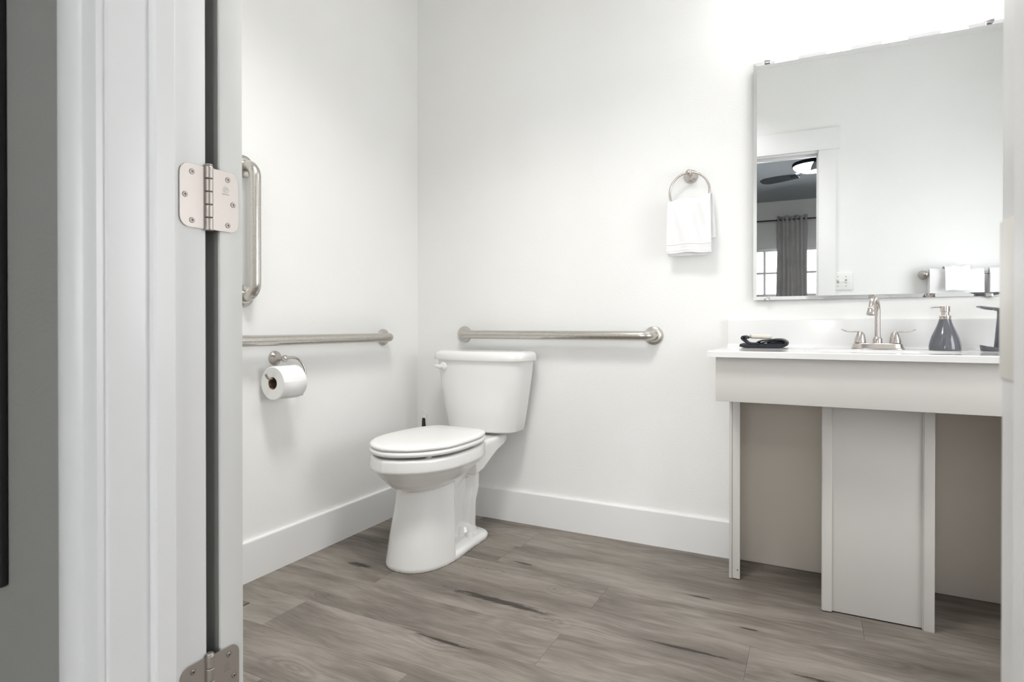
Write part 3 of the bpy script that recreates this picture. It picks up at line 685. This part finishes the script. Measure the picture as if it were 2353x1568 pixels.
def hanging_towel(name, lab, x0, x1, zt0, zt1, zfl, zfr, zbk, y, axis_x=True, gap=0.010, th=0.011, back_dx=0.0, hem=True, loc=None, rz=0.0, seed=0, group=None, flare=0.006, cat='towel', sep=0.0):
    """thick towel folded over a bar: front sheet, fold at the top, back sheet; local x along the bar"""
    nx = 44; prof_n = 46; bm = B(); rings = []
    rnd = random.Random(seed); ph_ = [rnd.uniform(0, 6) for _ in range(6)]
    for i in range(nx + 1):
        u = i / nx; zt = zt0 + (zt1 - zt0) * (u + 0.10 * math.sin(PI * 2 * u)); zf = zfl + (zfr - zfl) * u
        side = []
        def pt(s, back, outer):
            # s 0 bottom .. 1 fold
            zb_ = zbk if back else zf
            z = zb_ + (zt - zb_) * s
            off = gap * (0.35 + 0.65 * (1 - (1 - s) ** 3) if s > 0.9 else 1.0)
            rad = gap + (th if outer else 0.0)
            yy = (rad * math.sqrt(max(0.0, 1 - max(0, (s - 0.86) / 0.14) ** 2))) if s > 0.86 else rad
            if not back: yy = -yy - sep * (1 - s)
            w = 0.0035 * math.sin(5 * u + ph_[0] + 2 * s) * (1 - s) + 0.0011 * math.sin(13 * u + ph_[1] + 5 * s) + 0.0005 * math.sin(31 * u + 11 * s + ph_[2])
            xx = x0 + (x1 - x0) * u
            xx += (u - 0.5) * 2 * flare * (1 - s) + (back_dx * (1 - s * 0.6) if back else 0)
            if hem and not back and outer and (0.15 < s < 0.19 or 0.03 < s < 0.07): w -= 0.0022
            z += 0.0022 * math.sin(9 * u + ph_[3]) * (1 - s)
            z += 0.003 * math.sin(11 * u + ph_[4]) * s
            return Vector((xx, yy + w * (1 if not back else 0.5), z))
        m = 28
        S = [1 - (1 - k / m) ** 1.5 for k in range(m + 1)]
        S = sorted(set(S + [0.028, 0.03, 0.07, 0.072, 0.148, 0.15, 0.19, 0.192])) if hem else S
        S[0] = 0
        outer = [pt(s, False, True) for s in S] + [pt(s, True, True) for s in reversed(S[:-1])]
        inner = [pt(s, True, False) for s in S[:-1]] + [pt(min(0.97, s), False, False) for s in reversed(S[:-1])]
        rings.append(outer + inner)
    loft(bm, rings)
    o = obj(name, bm, M['towel'], None, angle=1.2)
    o.location = loc; o.rotation_euler = (0, 0, rz); tag(o, lab, cat, group)
    return o
hanging_towel('hand_towel', 'small white hand towel draped through the towel ring', -0.079, 0.083, -0.100, -0.085, -0.311, -0.314, -0.255, 0, loc=(1.3475, -0.047, 1.507), seed=3, back_dx=0.012, gap=0.008, th=0.010, sep=0.006)
ht = bpy.data.objects['hand_towel']
bm = B(); box(bm, -0.076, 0.070, -0.0135, -0.0075, -0.3235, -0.25, 0.0028, 3); obj('inner_layer', bm, M['towel'], ht, angle=1.2)

# ------------------------------------------------------------------ mirror with bevelled edge
TH = math.radians(1.3); ML, MZ0, MZ1 = 0.7635, 1.005, 1.9035
mir = thing('wall_mirror', 'large frameless mirror with angled glass edges above the vanity', 'mirror', (2.345, 0.0, MZ0), TH)
bm = B(); bw, T = 0.0125, 0.0068; H = MZ1 - MZ0
def mr(d, y): return [Vector((-ML + d, y, d)), Vector((-d, y, d)), Vector((-d, y, H - d)), Vector((-ML + d, y, H - d))]
loft(bm, [mr(0, -0.0005), mr(0, -0.0022), mr(bw, -T)]); obj('mirror_glass', bm, M['mirror'], mir, smooth=False)
for x, top in ((-0.715, 0), (-0.047, 0), (-0.715, 1), (-0.047, 1)):
    bm = B(); z = H if top else 0
    s = 1 if top else -1
    box(bm, x - 0.010, x + 0.010, -0.0085, 0.004, *sorted((z + s * 0.001, z + s * 0.004)), 0.001)
    box(bm, x - 0.010, x + 0.010, -0.0100, -0.0055, *sorted((z - s * 0.0075, z + s * 0.004)), 0.0015)
    obj('clip', bm, M['clip'], mir)

# ------------------------------------------------------------------ vanity light above the mirror
vl = thing('vanity_light', 'four-shade vanity light above the mirror', 'light fixture', (1.978, 0, 2.24))
bm = B(); box(bm, -0.34, 0.34, -0.022, 0, -0.055, 0.055, 0.006); obj('backplate', bm, M['nickel'], vl)
for dx in (-0.2835, -0.0945, 0.0945, 0.2835):
    bm = B(); tube(bm, spline([(dx, -0.02, 0.0), (dx, -0.09, 0.02), (dx, -0.155, 0.01), (dx, -0.16, -0.02)], 16), 0.008, 12); lathe(bm, [(0.022, -0.045), (0.022, -0.015), (0.010, -0.01)], Matrix.Translation((dx, -0.16, 0)), 24); obj('arm', bm, M['nickel'], vl)
    bm = B(); lathe(bm, [(0.020, -0.03), (0.034, -0.045), (0.043, -0.075), (0.046, -0.12), (0.045, -0.135), (0.002, -0.133)], Matrix.Translation((dx, -0.16, 0)), 32); obj('lamp_shade', bm, M['lamp'], vl, label='lit frosted glass shade')

cl = thing('ceiling_light', 'round recessed downlight in the bathroom ceiling', 'ceiling light', (1.08, -1.38, ZC))  # overhead fixture added out of view to even out the room light
bm = B(); lathe(bm, [(0.265, 0.0), (0.30, 0.0), (0.30, -0.006), (0.285, -0.012), (0.265, -0.008), (0.262, 0.0)], None, 56, False); obj('rim', bm, M['trim'], cl)
ld = bpy.data.lights.new('downlight_lens', 'AREA'); ld.shape = 'DISK'; ld.size = 0.52; ld.energy = CEILING_FILL; ld.spread = math.radians(120); ld.color = (1.0, 0.985, 0.965)
lo = bpy.data.objects.new('downlight_lens', ld); COL.objects.link(lo); lo.parent = cl; lo.location = (0, 0, -0.004)

# ------------------------------------------------------------------ vanity: cabinet and worktop
VX0, VX1 = 1.487, 2.468; CZ = 0.828; CF = -0.492
van = thing('vanity_cabinet', 'pale grey open vanity base with deep apron under the worktop', 'vanity', (1.978, 0, 0))
def vobj(name, bm, m=None, label=None, par=None):
    if par is None: bmesh.ops.translate(bm, verts=bm.verts, vec=(-1.978, 0, 0))
    else: bmesh.ops.translate(bm, verts=bm.verts, vec=(-1.978, 0, 0))
    return obj(name, bm, m or M['cab'], par or van, label=label)
AZ0, AZ1 = 0.667, CZ - 0.020; AF = CF + 0.028
bm = B(); box(bm, 1.509, 2.448, AF, AF + 0.018, AZ0, AZ1, 0.0012); vobj('apron', bm)
bm = B(); box(bm, 1.509, 1.525, AF + 0.018, 0, AZ0, AZ1, 0.0008); vobj('side_rail', bm)
bm = B(); box(bm, 2.432, 2.448, AF + 0.018, 0, AZ0, AZ1, 0.0008); vobj('side_rail', bm)
for s in (0, 1):
    f = lambda a, b_: (a, b_) if s == 0 else (2 * 1.978 - b_, 2 * 1.978 - a)
    bm = B(); x0, x1 = f(1.518, 1.528); box(bm, x0, x1, -0.196 if s == 0 else AF + 0.02, 0, 0.0, AZ0 + 0.10, 0.001); ep = vobj('end_panel', bm)  # unseen right panel runs deeper, shaped to keep its bay dark
    bm = B(); x0, x1 = f(1.5295, 1.5550); box(bm, x0, x1, -0.201, -0.192, 0.003, AZ0 + 0.10, 0.0012); vobj('stile', bm, par=None)
bm = B(); lathe(bm, [(0.0022, -0.001), (0.0022, 0.0006), (0.0004, 0.0008)], axis((1.547, -0.201, 0.035), (0, -1, 0)), 12); vobj('nail', bm, M['screwdark'])
bm = B(); box(bm, 1.530, 2.426, -0.006, 0, 0.001, AZ1, 0.0008); vobj('back_panel', bm, M['cabback'])
# pipe cover box in the middle
bm = B(); box(bm, 1.828, 2.085, -0.317, -0.305, 0.004, AZ0 + 0.1, 0.001); vobj('cover_panel', bm)
bm = B(); box(bm, 1.814, 1.826, -0.310, 0, 0.002, AZ0 + 0.1, 0.001); vobj('cover_side', bm)
bm = B(); box(bm, 2.088, 2.100, -0.310, 0, 0.002, AZ0 + 0.1, 0.001); vobj('cover_side', bm)
bm = B(); box(bm, 1.811, 1.8405, -0.326, -0.3105, 0.002, AZ0 + 0.1, 0.004, 3); vobj('corner_trim', bm)
bm = B(); box(bm, 2.0795, 2.1065, -0.326, -0.3105, 0.0, AZ0 + 0.1, 0.0015); box(bm, 2.0765, 2.0805, -0.3225, -0.314, 0.002, AZ0 + 0.1, 0.0008); vobj('corner_trim', bm)

top = thing('vanity_worktop', 'glossy white vanity worktop with integral basin and backsplash', 'worktop', (1.978, 0, CZ))
bm = B(); hx = (VX1 - VX0) / 2; n = 64; th_ = 0.0195
bc = (0.0, -0.285)
def ell(a, b_, z, n=n): return [Vector((bc[0] + a * math.cos(2 * PI * k / n), bc[1] + b_ * math.sin(2 * PI * k / n), z)) for k in range(n)]
def sq(x0, x1, y0, y1, z):
    out = []
    for k in range(n):
        a = 2 * PI * k / n; c, s = math.cos(a), math.sin(a)
        tx = ((x1 - bc[0]) / c) if c > 1e-9 else (((x0 - bc[0]) / c) if c < -1e-9 else 1e9); ty = ((y1 - bc[1]) / s) if s > 1e-9 else (((y0 - bc[1]) / s) if s < -1e-9 else 1e9)
        t = min(tx, ty); out.append(Vector((bc[0] + c * t, bc[1] + s * t, z)))
    # snap the nearest samples to the true corners
    for cx, cy in ((x0, y0), (x0, y1), (x1, y0), (x1, y1)):
        k = min(range(n), key=lambda q: (out[q].x - cx) ** 2 + (out[q].y - cy) ** 2); out[k] = Vector((cx, cy, z))
    return out
e_ = 0.003
rings = [ell(0.02, 0.015, -0.13), ell(0.10, 0.07, -0.125), ell(0.16, 0.115, -0.10), ell(0.195, 0.14, -0.05), ell(0.205, 0.148, -0.012), ell(0.212, 0.153, -0.003), ell(0.222, 0.160, 0.0), 
         sq(-hx + e_, hx - e_, CF + e_, 0, 0.0), sq(-hx + 0.001, hx - 0.001, CF + 0.001, 0, -0.0012), sq(-hx, hx, CF, 0, -e_), sq(-hx, hx, CF, 0, -th_), ell(0.225, 0.163, -th_), ell(0.21, 0.15, -0.05), ell(0.165, 0.12, -0.115), ell(0.02, 0.015, -0.145)]
loft(bm, rings); obj('slab', bm, M['counter'], top, angle=0.5)
bm = B(); prof = [(0, 0.0), (-0.036, 0.0), (-0.028, 0.0012), (-0.0225, 0.005), (-0.020, 0.012), (-0.0195, 0.098), (-0.018, 0.1025), (-0.0145, 0.104), (0, 0.104)]
loft(bm, [[Vector((x, y, z)) for y, z in prof] for x in (-hx + 0.004, hx - 0.004)]); obj('backsplash', bm, M['counter'], top, angle=0.7)
bm = B(); lathe(bm, [(0.022, -0.128), (0.022, -0.1245), (0.016, -0.1235), (0.001, -0.125)], Matrix.Translation((bc[0], bc[1], 0)), 24); obj('drain', bm, M['nickel'], top)

# faucet
fc = thing('faucet', 'brushed nickel two-handle faucet on the white worktop', 'faucet', (1.9795, -0.098, CZ))
bm = B()
def base_ring(hw, hd, z, n=40, p=3.2): return [Vector((hw * math.copysign(abs(math.cos(2 * PI * k / n)) ** (2 / p), math.cos(2 * PI * k / n)), hd * math.copysign(abs(math.sin(2 * PI * k / n)) ** (2 / 2.4), math.sin(2 * PI * k / n)), z)) for k in range(n)]
loft(bm, [base_ring(0.0785, 0.030, 0.0), base_ring(0.0785, 0.030, 0.003), base_ring(0.0755, 0.027, 0.0045), base_ring(0.0745, 0.0265, 0.007), base_ring(0.0715, 0.0245, 0.018), base_ring(0.0685, 0.022, 0.0205), base_ring(0.06, 0.018, 0.021)]); obj('base_plate', bm, M['nickel'], fc, angle=0.5)
bm = B(); lathe(bm, [(0.0140, 0.020), (0.0142, 0.033), (0.0125, 0.038), (0.0095, 0.043), (0.0092, 0.046)], None, 32)
sd = Vector((-0.30, -1, 0)).normalized(); R = 0.042; pts = [Vector((0, 0, 0.043)), Vector((0, 0, 0.08)), Vector((0, 0, 0.118))]
zc = 0.1275
for k in range(0, 21):
    a = k / 20 * math.radians(172); pts.append(sd * (R - R * math.cos(a)) + Vector((0, 0, zc + R * math.sin(a))))
tube(bm, pts, 0.0086, 20); obj('spout', bm, M['nickel'], fc, angle=0.7)
end = pts[-1]; dr = (pts[-1] - pts[-2]).normalized()
bm = B(); lathe(bm, [(0.0086, -0.006), (0.0112, -0.003), (0.0105, 0.002), (0.0122, 0.006), (0.0124, 0.010), (0.0140, 0.016), (0.0132, 0.0185), (0.0095, 0.018), (0.0005, 0.016)], axis(end, dr), 28); obj('aerator', bm, M['nickel'], fc, angle=0.6)
for s in (-1, 1):
    bm = B(); rings = []
    for z, r, dx in ((0.022, 0.0180, 0), (0.030, 0.0172, 0), (0.040, 0.0152, -0.0008), (0.050, 0.0122, -0.0016), (0.056, 0.0096, -0.0014), (0.060, 0.0062, 0), (0.0615, 0.002, 0.002)):
        rings.append([Vector((s * (0.0508 + dx) + r * math.cos(2 * PI * k / 28), r * math.sin(2 * PI * k / 28), z)) for k in range(28)])
    loft(bm, rings); hb = obj('handle', bm, M['nickel'], fc, angle=0.9)
    bm = B(); pr = spline([(0.047, 0.056, 0.0060), (0.060, 0.0600, 0.0058), (0.078, 0.0590, 0.0052), (0.093, 0.0610, 0.0056), (0.103, 0.0655, 0.0060), (0.108, 0.0670, 0.0028)], 24)
    rings = []
    for p in pr:
        rings.append([Vector((s * p[0], p[2] * 1.15 * math.cos(a), p[1] + p[2] * 0.42 * math.sin(a))) for a in [k / 16 * 2 * PI for k in range(16)]])
    loft(bm, rings); obj('lever', bm, M['nickel'], hb, angle=0.9)
    bm = B(); lathe(bm, [(0.0165, 0.0195), (0.0165, 0.023)], Matrix.Translation((s * 0.0508, 0, 0)), 28); obj('seal', bm, M['black'], hb)

# soap dispenser
sd_ = thing('soap_dispenser', 'grey ceramic soap dispenser with nickel pump beside the faucet', 'soap dispenser', (2.1625, -0.118, CZ))
bm = B(); pf = spline([(0.0405, 0.0), (0.0432, 0.003), (0.0430, 0.016), (0.0405, 0.030), (0.0355, 0.047), (0.0285, 0.064), (0.0225, 0.079), (0.0185, 0.091), (0.0163, 0.100)], 40)
lathe(bm, [(p[0], p[1]) for p in pf], None, 48); obj('bottle', bm, M['greycer'], sd_, angle=0.9)
bm = B(); lathe(bm, [(0.0155, 0.099), (0.0160, 0.1005), (0.0160, 0.1115), (0.0150, 0.1125), (0.0112, 0.1125), (0.0112, 0.1235), (0.0080, 0.124), (0.0005, 0.124)], None, 36); pmp = obj('collar', bm, M['pump'], sd_, angle=0.5)
bm = B(); lathe(bm, [(0.0120, 0.1235), (0.0132, 0.1245), (0.0132, 0.1415), (0.0122, 0.1425), (0.0005, 0.1428)], None, 36); ph2 = obj('pump_head', bm, M['pump'], sd_, angle=0.5)
bm = B(); tube(bm, [(-0.008, 0, 0.1395), (-0.024, -0.001, 0.1398), (-0.0365, -0.002, 0.1385), (-0.039, -0.002, 0.1372)], [0.0035, 0.0026, 0.0022, 0.0020], 12); obj('nozzle', bm, M['pump'], ph2)

# grey stand with dished base and looped top
gs = thing('toothbrush_stand', 'grey ceramic stand with looped top and dished base, right of the dispenser', 'toothbrush stand', (2.318, -0.118, CZ))
def oval(a, b_, z, n=40, tilt=0.0): return [Vector((a * math.cos(2 * PI * k / n), b_ * math.sin(2 * PI * k / n), z + tilt * (math.cos(2 * PI * k / n)) ** 2)) for k in range(n)]
bm = B(); loft(bm, [oval(0.062, 0.040, 0.0), oval(0.065, 0.042, 0.003), oval(0.067, 0.044, 0.010, tilt=0.008), oval(0.0655, 0.0428, 0.0112, tilt=0.008), oval(0.055, 0.035, 0.0085, tilt=0.004), oval(0.02, 0.015, 0.008)]); obj('base_dish', bm, M['greycer'], gs, angle=0.7)
bm = B(); pf = spline([(0.0325, 0.006), (0.0300, 0.03), (0.0270, 0.07), (0.0245, 0.105), (0.0240, 0.122), (0.0265, 0.128)], 24); loft(bm, [oval(p[0], p[0] * 0.8, p[1]) for p in pf]); obj('column', bm, M['greycer'], gs, angle=0.9)
bm = B(); n = 56; rr_ = []
for k in range(n):
    a = 2 * PI * k / n; c = Vector((0.069 * math.cos(a), 0.045 * math.sin(a), 0.130 + 0.009 * math.cos(a) ** 2)); rad = Vector((math.cos(a), math.sin(a) * 0.65, 0)).normalized()
    rr_.append([c + rad * (0.0075 * math.cos(b_)) + Vector((0, 0, 0.003 * math.sin(b_))) for b_ in [q / 12 * 2 * PI for q in range(12)]])
vr = loft(bm, rr_, cap=False)
for i in range(12): bm.faces.new((vr[-1][i], vr[-1][(i + 1) % 12], vr[0][(i + 1) % 12], vr[0][i]))
box(bm, -0.005, 0.005, -0.043, 0.043, 0.1265, 0.1315, 0.002); loft(bm, [oval(0.030, 0.024, 0.1255), oval(0.034, 0.028, 0.129), oval(0.032, 0.026, 0.132), oval(0.012, 0.010, 0.1325)])
obj('looped_top', bm, M['greycer'], gs, angle=0.9)

# charcoal washcloth and the soap bar resting on it
wc = thing('washcloth', 'folded charcoal washcloth at the left end of the worktop', 'washcloth', (1.630, -0.130, CZ))
def strip(path, y0, y1, th, wob=0.0012, n=8, seed=0):
    """extrude a closed thick strip following an (x, z) path"""
    P = [Vector((p[0], 0, p[1])) for p in path]; L, Rt = [], []
    for i in range(len(P)):
        t = (P[min(i + 1, len(P) - 1)] - P[max(i - 1, 0)]).normalized(); nn = Vector((-t.z, 0, t.x)); L.append(P[i] + nn * th / 2); Rt.append(P[i] - nn * th / 2)
    sec = L + list(reversed(Rt)); bm = B(); rings = []
    for k in range(n + 1):
        f = k / n; y = y0 + (y1 - y0) * f
        rings.append([Vector((p.x + wob * math.sin(7 * f + 30 * p.x + seed), y + wob * math.sin(50 * p.x + seed) * (1 if k in (0, n) else 0), max(0.0004, p.z + wob * 0.6 * math.sin(9 * f + 40 * p.x + seed)))) for p in sec])
    loft(bm, rings); return bm
obj('bottom_layer', strip(spline([(-0.078, 0.0085), (-0.060, 0.0045), (-0.02, 0.003), (0.04, 0.003), (0.060, 0.0055), (0.073, 0.012), (0.070, 0.0165), (0.05, 0.0085), (0, 0.0080), (-0.055, 0.0095), (-0.077, 0.0125)], 60), -0.06, 0.06, 0.0046, seed=1), M['cloth'], wc, angle=1.2)
obj('rolled_end', strip(spline([(0.062, 0.0135), (0.02, 0.0120), (-0.012, 0.0135), (-0.022, 0.0190), (-0.010, 0.0255), (0.018, 0.0285), (0.042, 0.0315), (0.062, 0.0295), (0.074, 0.0225), (0.0755, 0.0175), (0.068, 0.0140)], 70), -0.058, 0.055, 0.0046, seed=2), M['cloth'], wc, angle=1.2)
obj('inner_fold', strip(spline([(-0.008, 0.0185), (0.01, 0.0215), (0.035, 0.0240), (0.058, 0.0220), (0.064, 0.0185), (0.05, 0.0170), (0.01, 0.0165)], 40), -0.050, 0.050, 0.0036, seed=3), M['cloth'], wc, angle=1.2)
obj('curled_corner', strip(spline([(-0.020, 0.0160), (-0.040, 0.0150), (-0.055, 0.0175), (-0.066, 0.0260), (-0.0735, 0.0335), (-0.070, 0.0400), (-0.060, 0.0395), (-0.0590, 0.0320)], 44), -0.056, 0.050, 0.0062, seed=4), M['cloth'], wc, angle=1.2)
sb = B(); box(sb, -0.036, 0.036, -0.022, 0.022, -0.008, 0.008, 0.006, 4)
so = tag(obj('soap_bar', sb, M['soap'], None, angle=1.0), 'cream bar of soap lying on the charcoal washcloth', 'soap')
so.location = (1.615, -0.112, CZ + 0.0405); so.rotation_euler = (0.0, math.radians(2), math.radians(14))

# ------------------------------------------------------------------ entry wall: switch and towel bar (seen in the mirror)
sw = thing('light_switch', 'white double toggle switch plate beside the door casing, seen in the mirror', 'light switch', (2.035, YE, 1.197))
bm = B(); box(bm, -0.058, 0.058, 0, 0.006, -0.057, 0.057, 0.003, 3); obj('plate', bm, M['switch'], sw)
for x, up in ((-0.023, 1), (0.023, -1)):
    bm = B(); box(bm, x - 0.0055, x + 0.0055, 0.004, 0.0066, -0.0125, 0.0125, 0.0004); fr_ = obj('slot', bm, M['stamp'], sw)
    bm = B(); loft(bm, [[Vector((x - 0.0045, 0.006, z - 0.004)), Vector((x + 0.0045, 0.006, z - 0.004)), Vector((x + 0.0045, 0.006, z + 0.004)), Vector((x - 0.0045, 0.006, z + 0.004))] if k == 0 else [Vector((x - 0.0035, 0.016, up * 0.008 - 0.003)), Vector((x + 0.0035, 0.016, up * 0.008 - 0.003)), Vector((x + 0.0035, 0.016, up * 0.008 + 0.003)), Vector((x - 0.0035, 0.016, up * 0.008 + 0.003))] for k, z in ((0, up * 0.003), (1, 0))]); obj('toggle', bm, M['switch'], sw, smooth=False)
    for z in (-0.030, 0.030):
        bm = B(); lathe(bm, [(0.0032, 0.005), (0.0032, 0.0066), (0.0005, 0.0072)], axis((x, 0, z), (0, 1, 0)), 14); obj('screw', bm, M['stamp'], sw)
TBX = (2.472, 3.02); TBZ = 1.222
tbar = thing('towel_bar', 'brushed nickel towel bar on the entry wall, seen in the mirror', 'towel bar', ((TBX[0] + TBX[1]) / 2, YE, TBZ))
hw = (TBX[1] - TBX[0]) / 2
for s in (-1, 1):
    bm = B(); lathe(bm, [(0.027, 0), (0.027, 0.004), (0.024, 0.010), (0.017, 0.020), (0.013, 0.034), (0.0125, 0.060), (0.015, 0.064), (0.0145, 0.074), (0.009, 0.078), (0.0005, 0.079)], axis((s * hw, 0, 0), (0, 1, 0)), 32); obj('post', bm, M['nickel'], tbar, angle=0.6)
bm = B(); tube(bm, [(-hw, 0.066, 0), (hw, 0.066, 0)], 0.008, 16); obj('bar', bm, M['nickel'], tbar)
def bar_towel(name, lab, x0, x1, top, bot, gap, th, seed, cat='towel', sep=0.0):
    return hanging_towel(name, lab, -(x1 - x0) / 2, (x1 - x0) / 2, top, top, -bot, -bot, -bot * 0.9, 0, gap=gap, th=th, loc=((x0 + x1) / 2, YE + 0.066, TBZ), rz=PI, seed=seed, flare=0.002, hem=False, cat=cat, sep=sep)
bar_towel('bath_towel', 'large white bath towel under the small towel on the bar, seen in the mirror', 2.490, 2.752, 0.031, 0.42, 0.0095, 0.020, 11, 'bath towel')
bar_towel('hand_towel', 'small white towel over the bath towel on the bar, seen in the mirror', 2.561, 2.680, 0.047, 0.105, 0.031, 0.012, 12, sep=0.03)
bar_towel('bath_towel', 'white bath towel right of the gap on the bar, seen in the mirror', 2.780, 2.985, 0.031, 0.42, 0.0095, 0.020, 13, 'bath towel')

# floor vent, mostly hidden by the door edge
fv = thing('floor_vent', 'bronze floor vent corner peeking out past the door edge', 'floor vent', (0.045, -1.175, 0))
bm = B(); box(bm, -0.12, 0.105, -0.055, 0.055, 0.0, 0.004, 0.0015); obj('frame', bm, M['vent'], fv)
bm = B(); lathe(bm, [(0.004, 0.003), (0.004, 0.0048), (0.0005, 0.0052)], Matrix.Translation((0.09, 0.03, 0)), 14); obj('screw', bm, M['screwdark'], fv)
for k in range(9):
    bm = B(); x = -0.10 + k * 0.02; box(bm, x, x + 0.008, -0.042, 0.042, 0.0042, 0.0065, 0.0008); obj('slat', bm, M['vent'], fv)
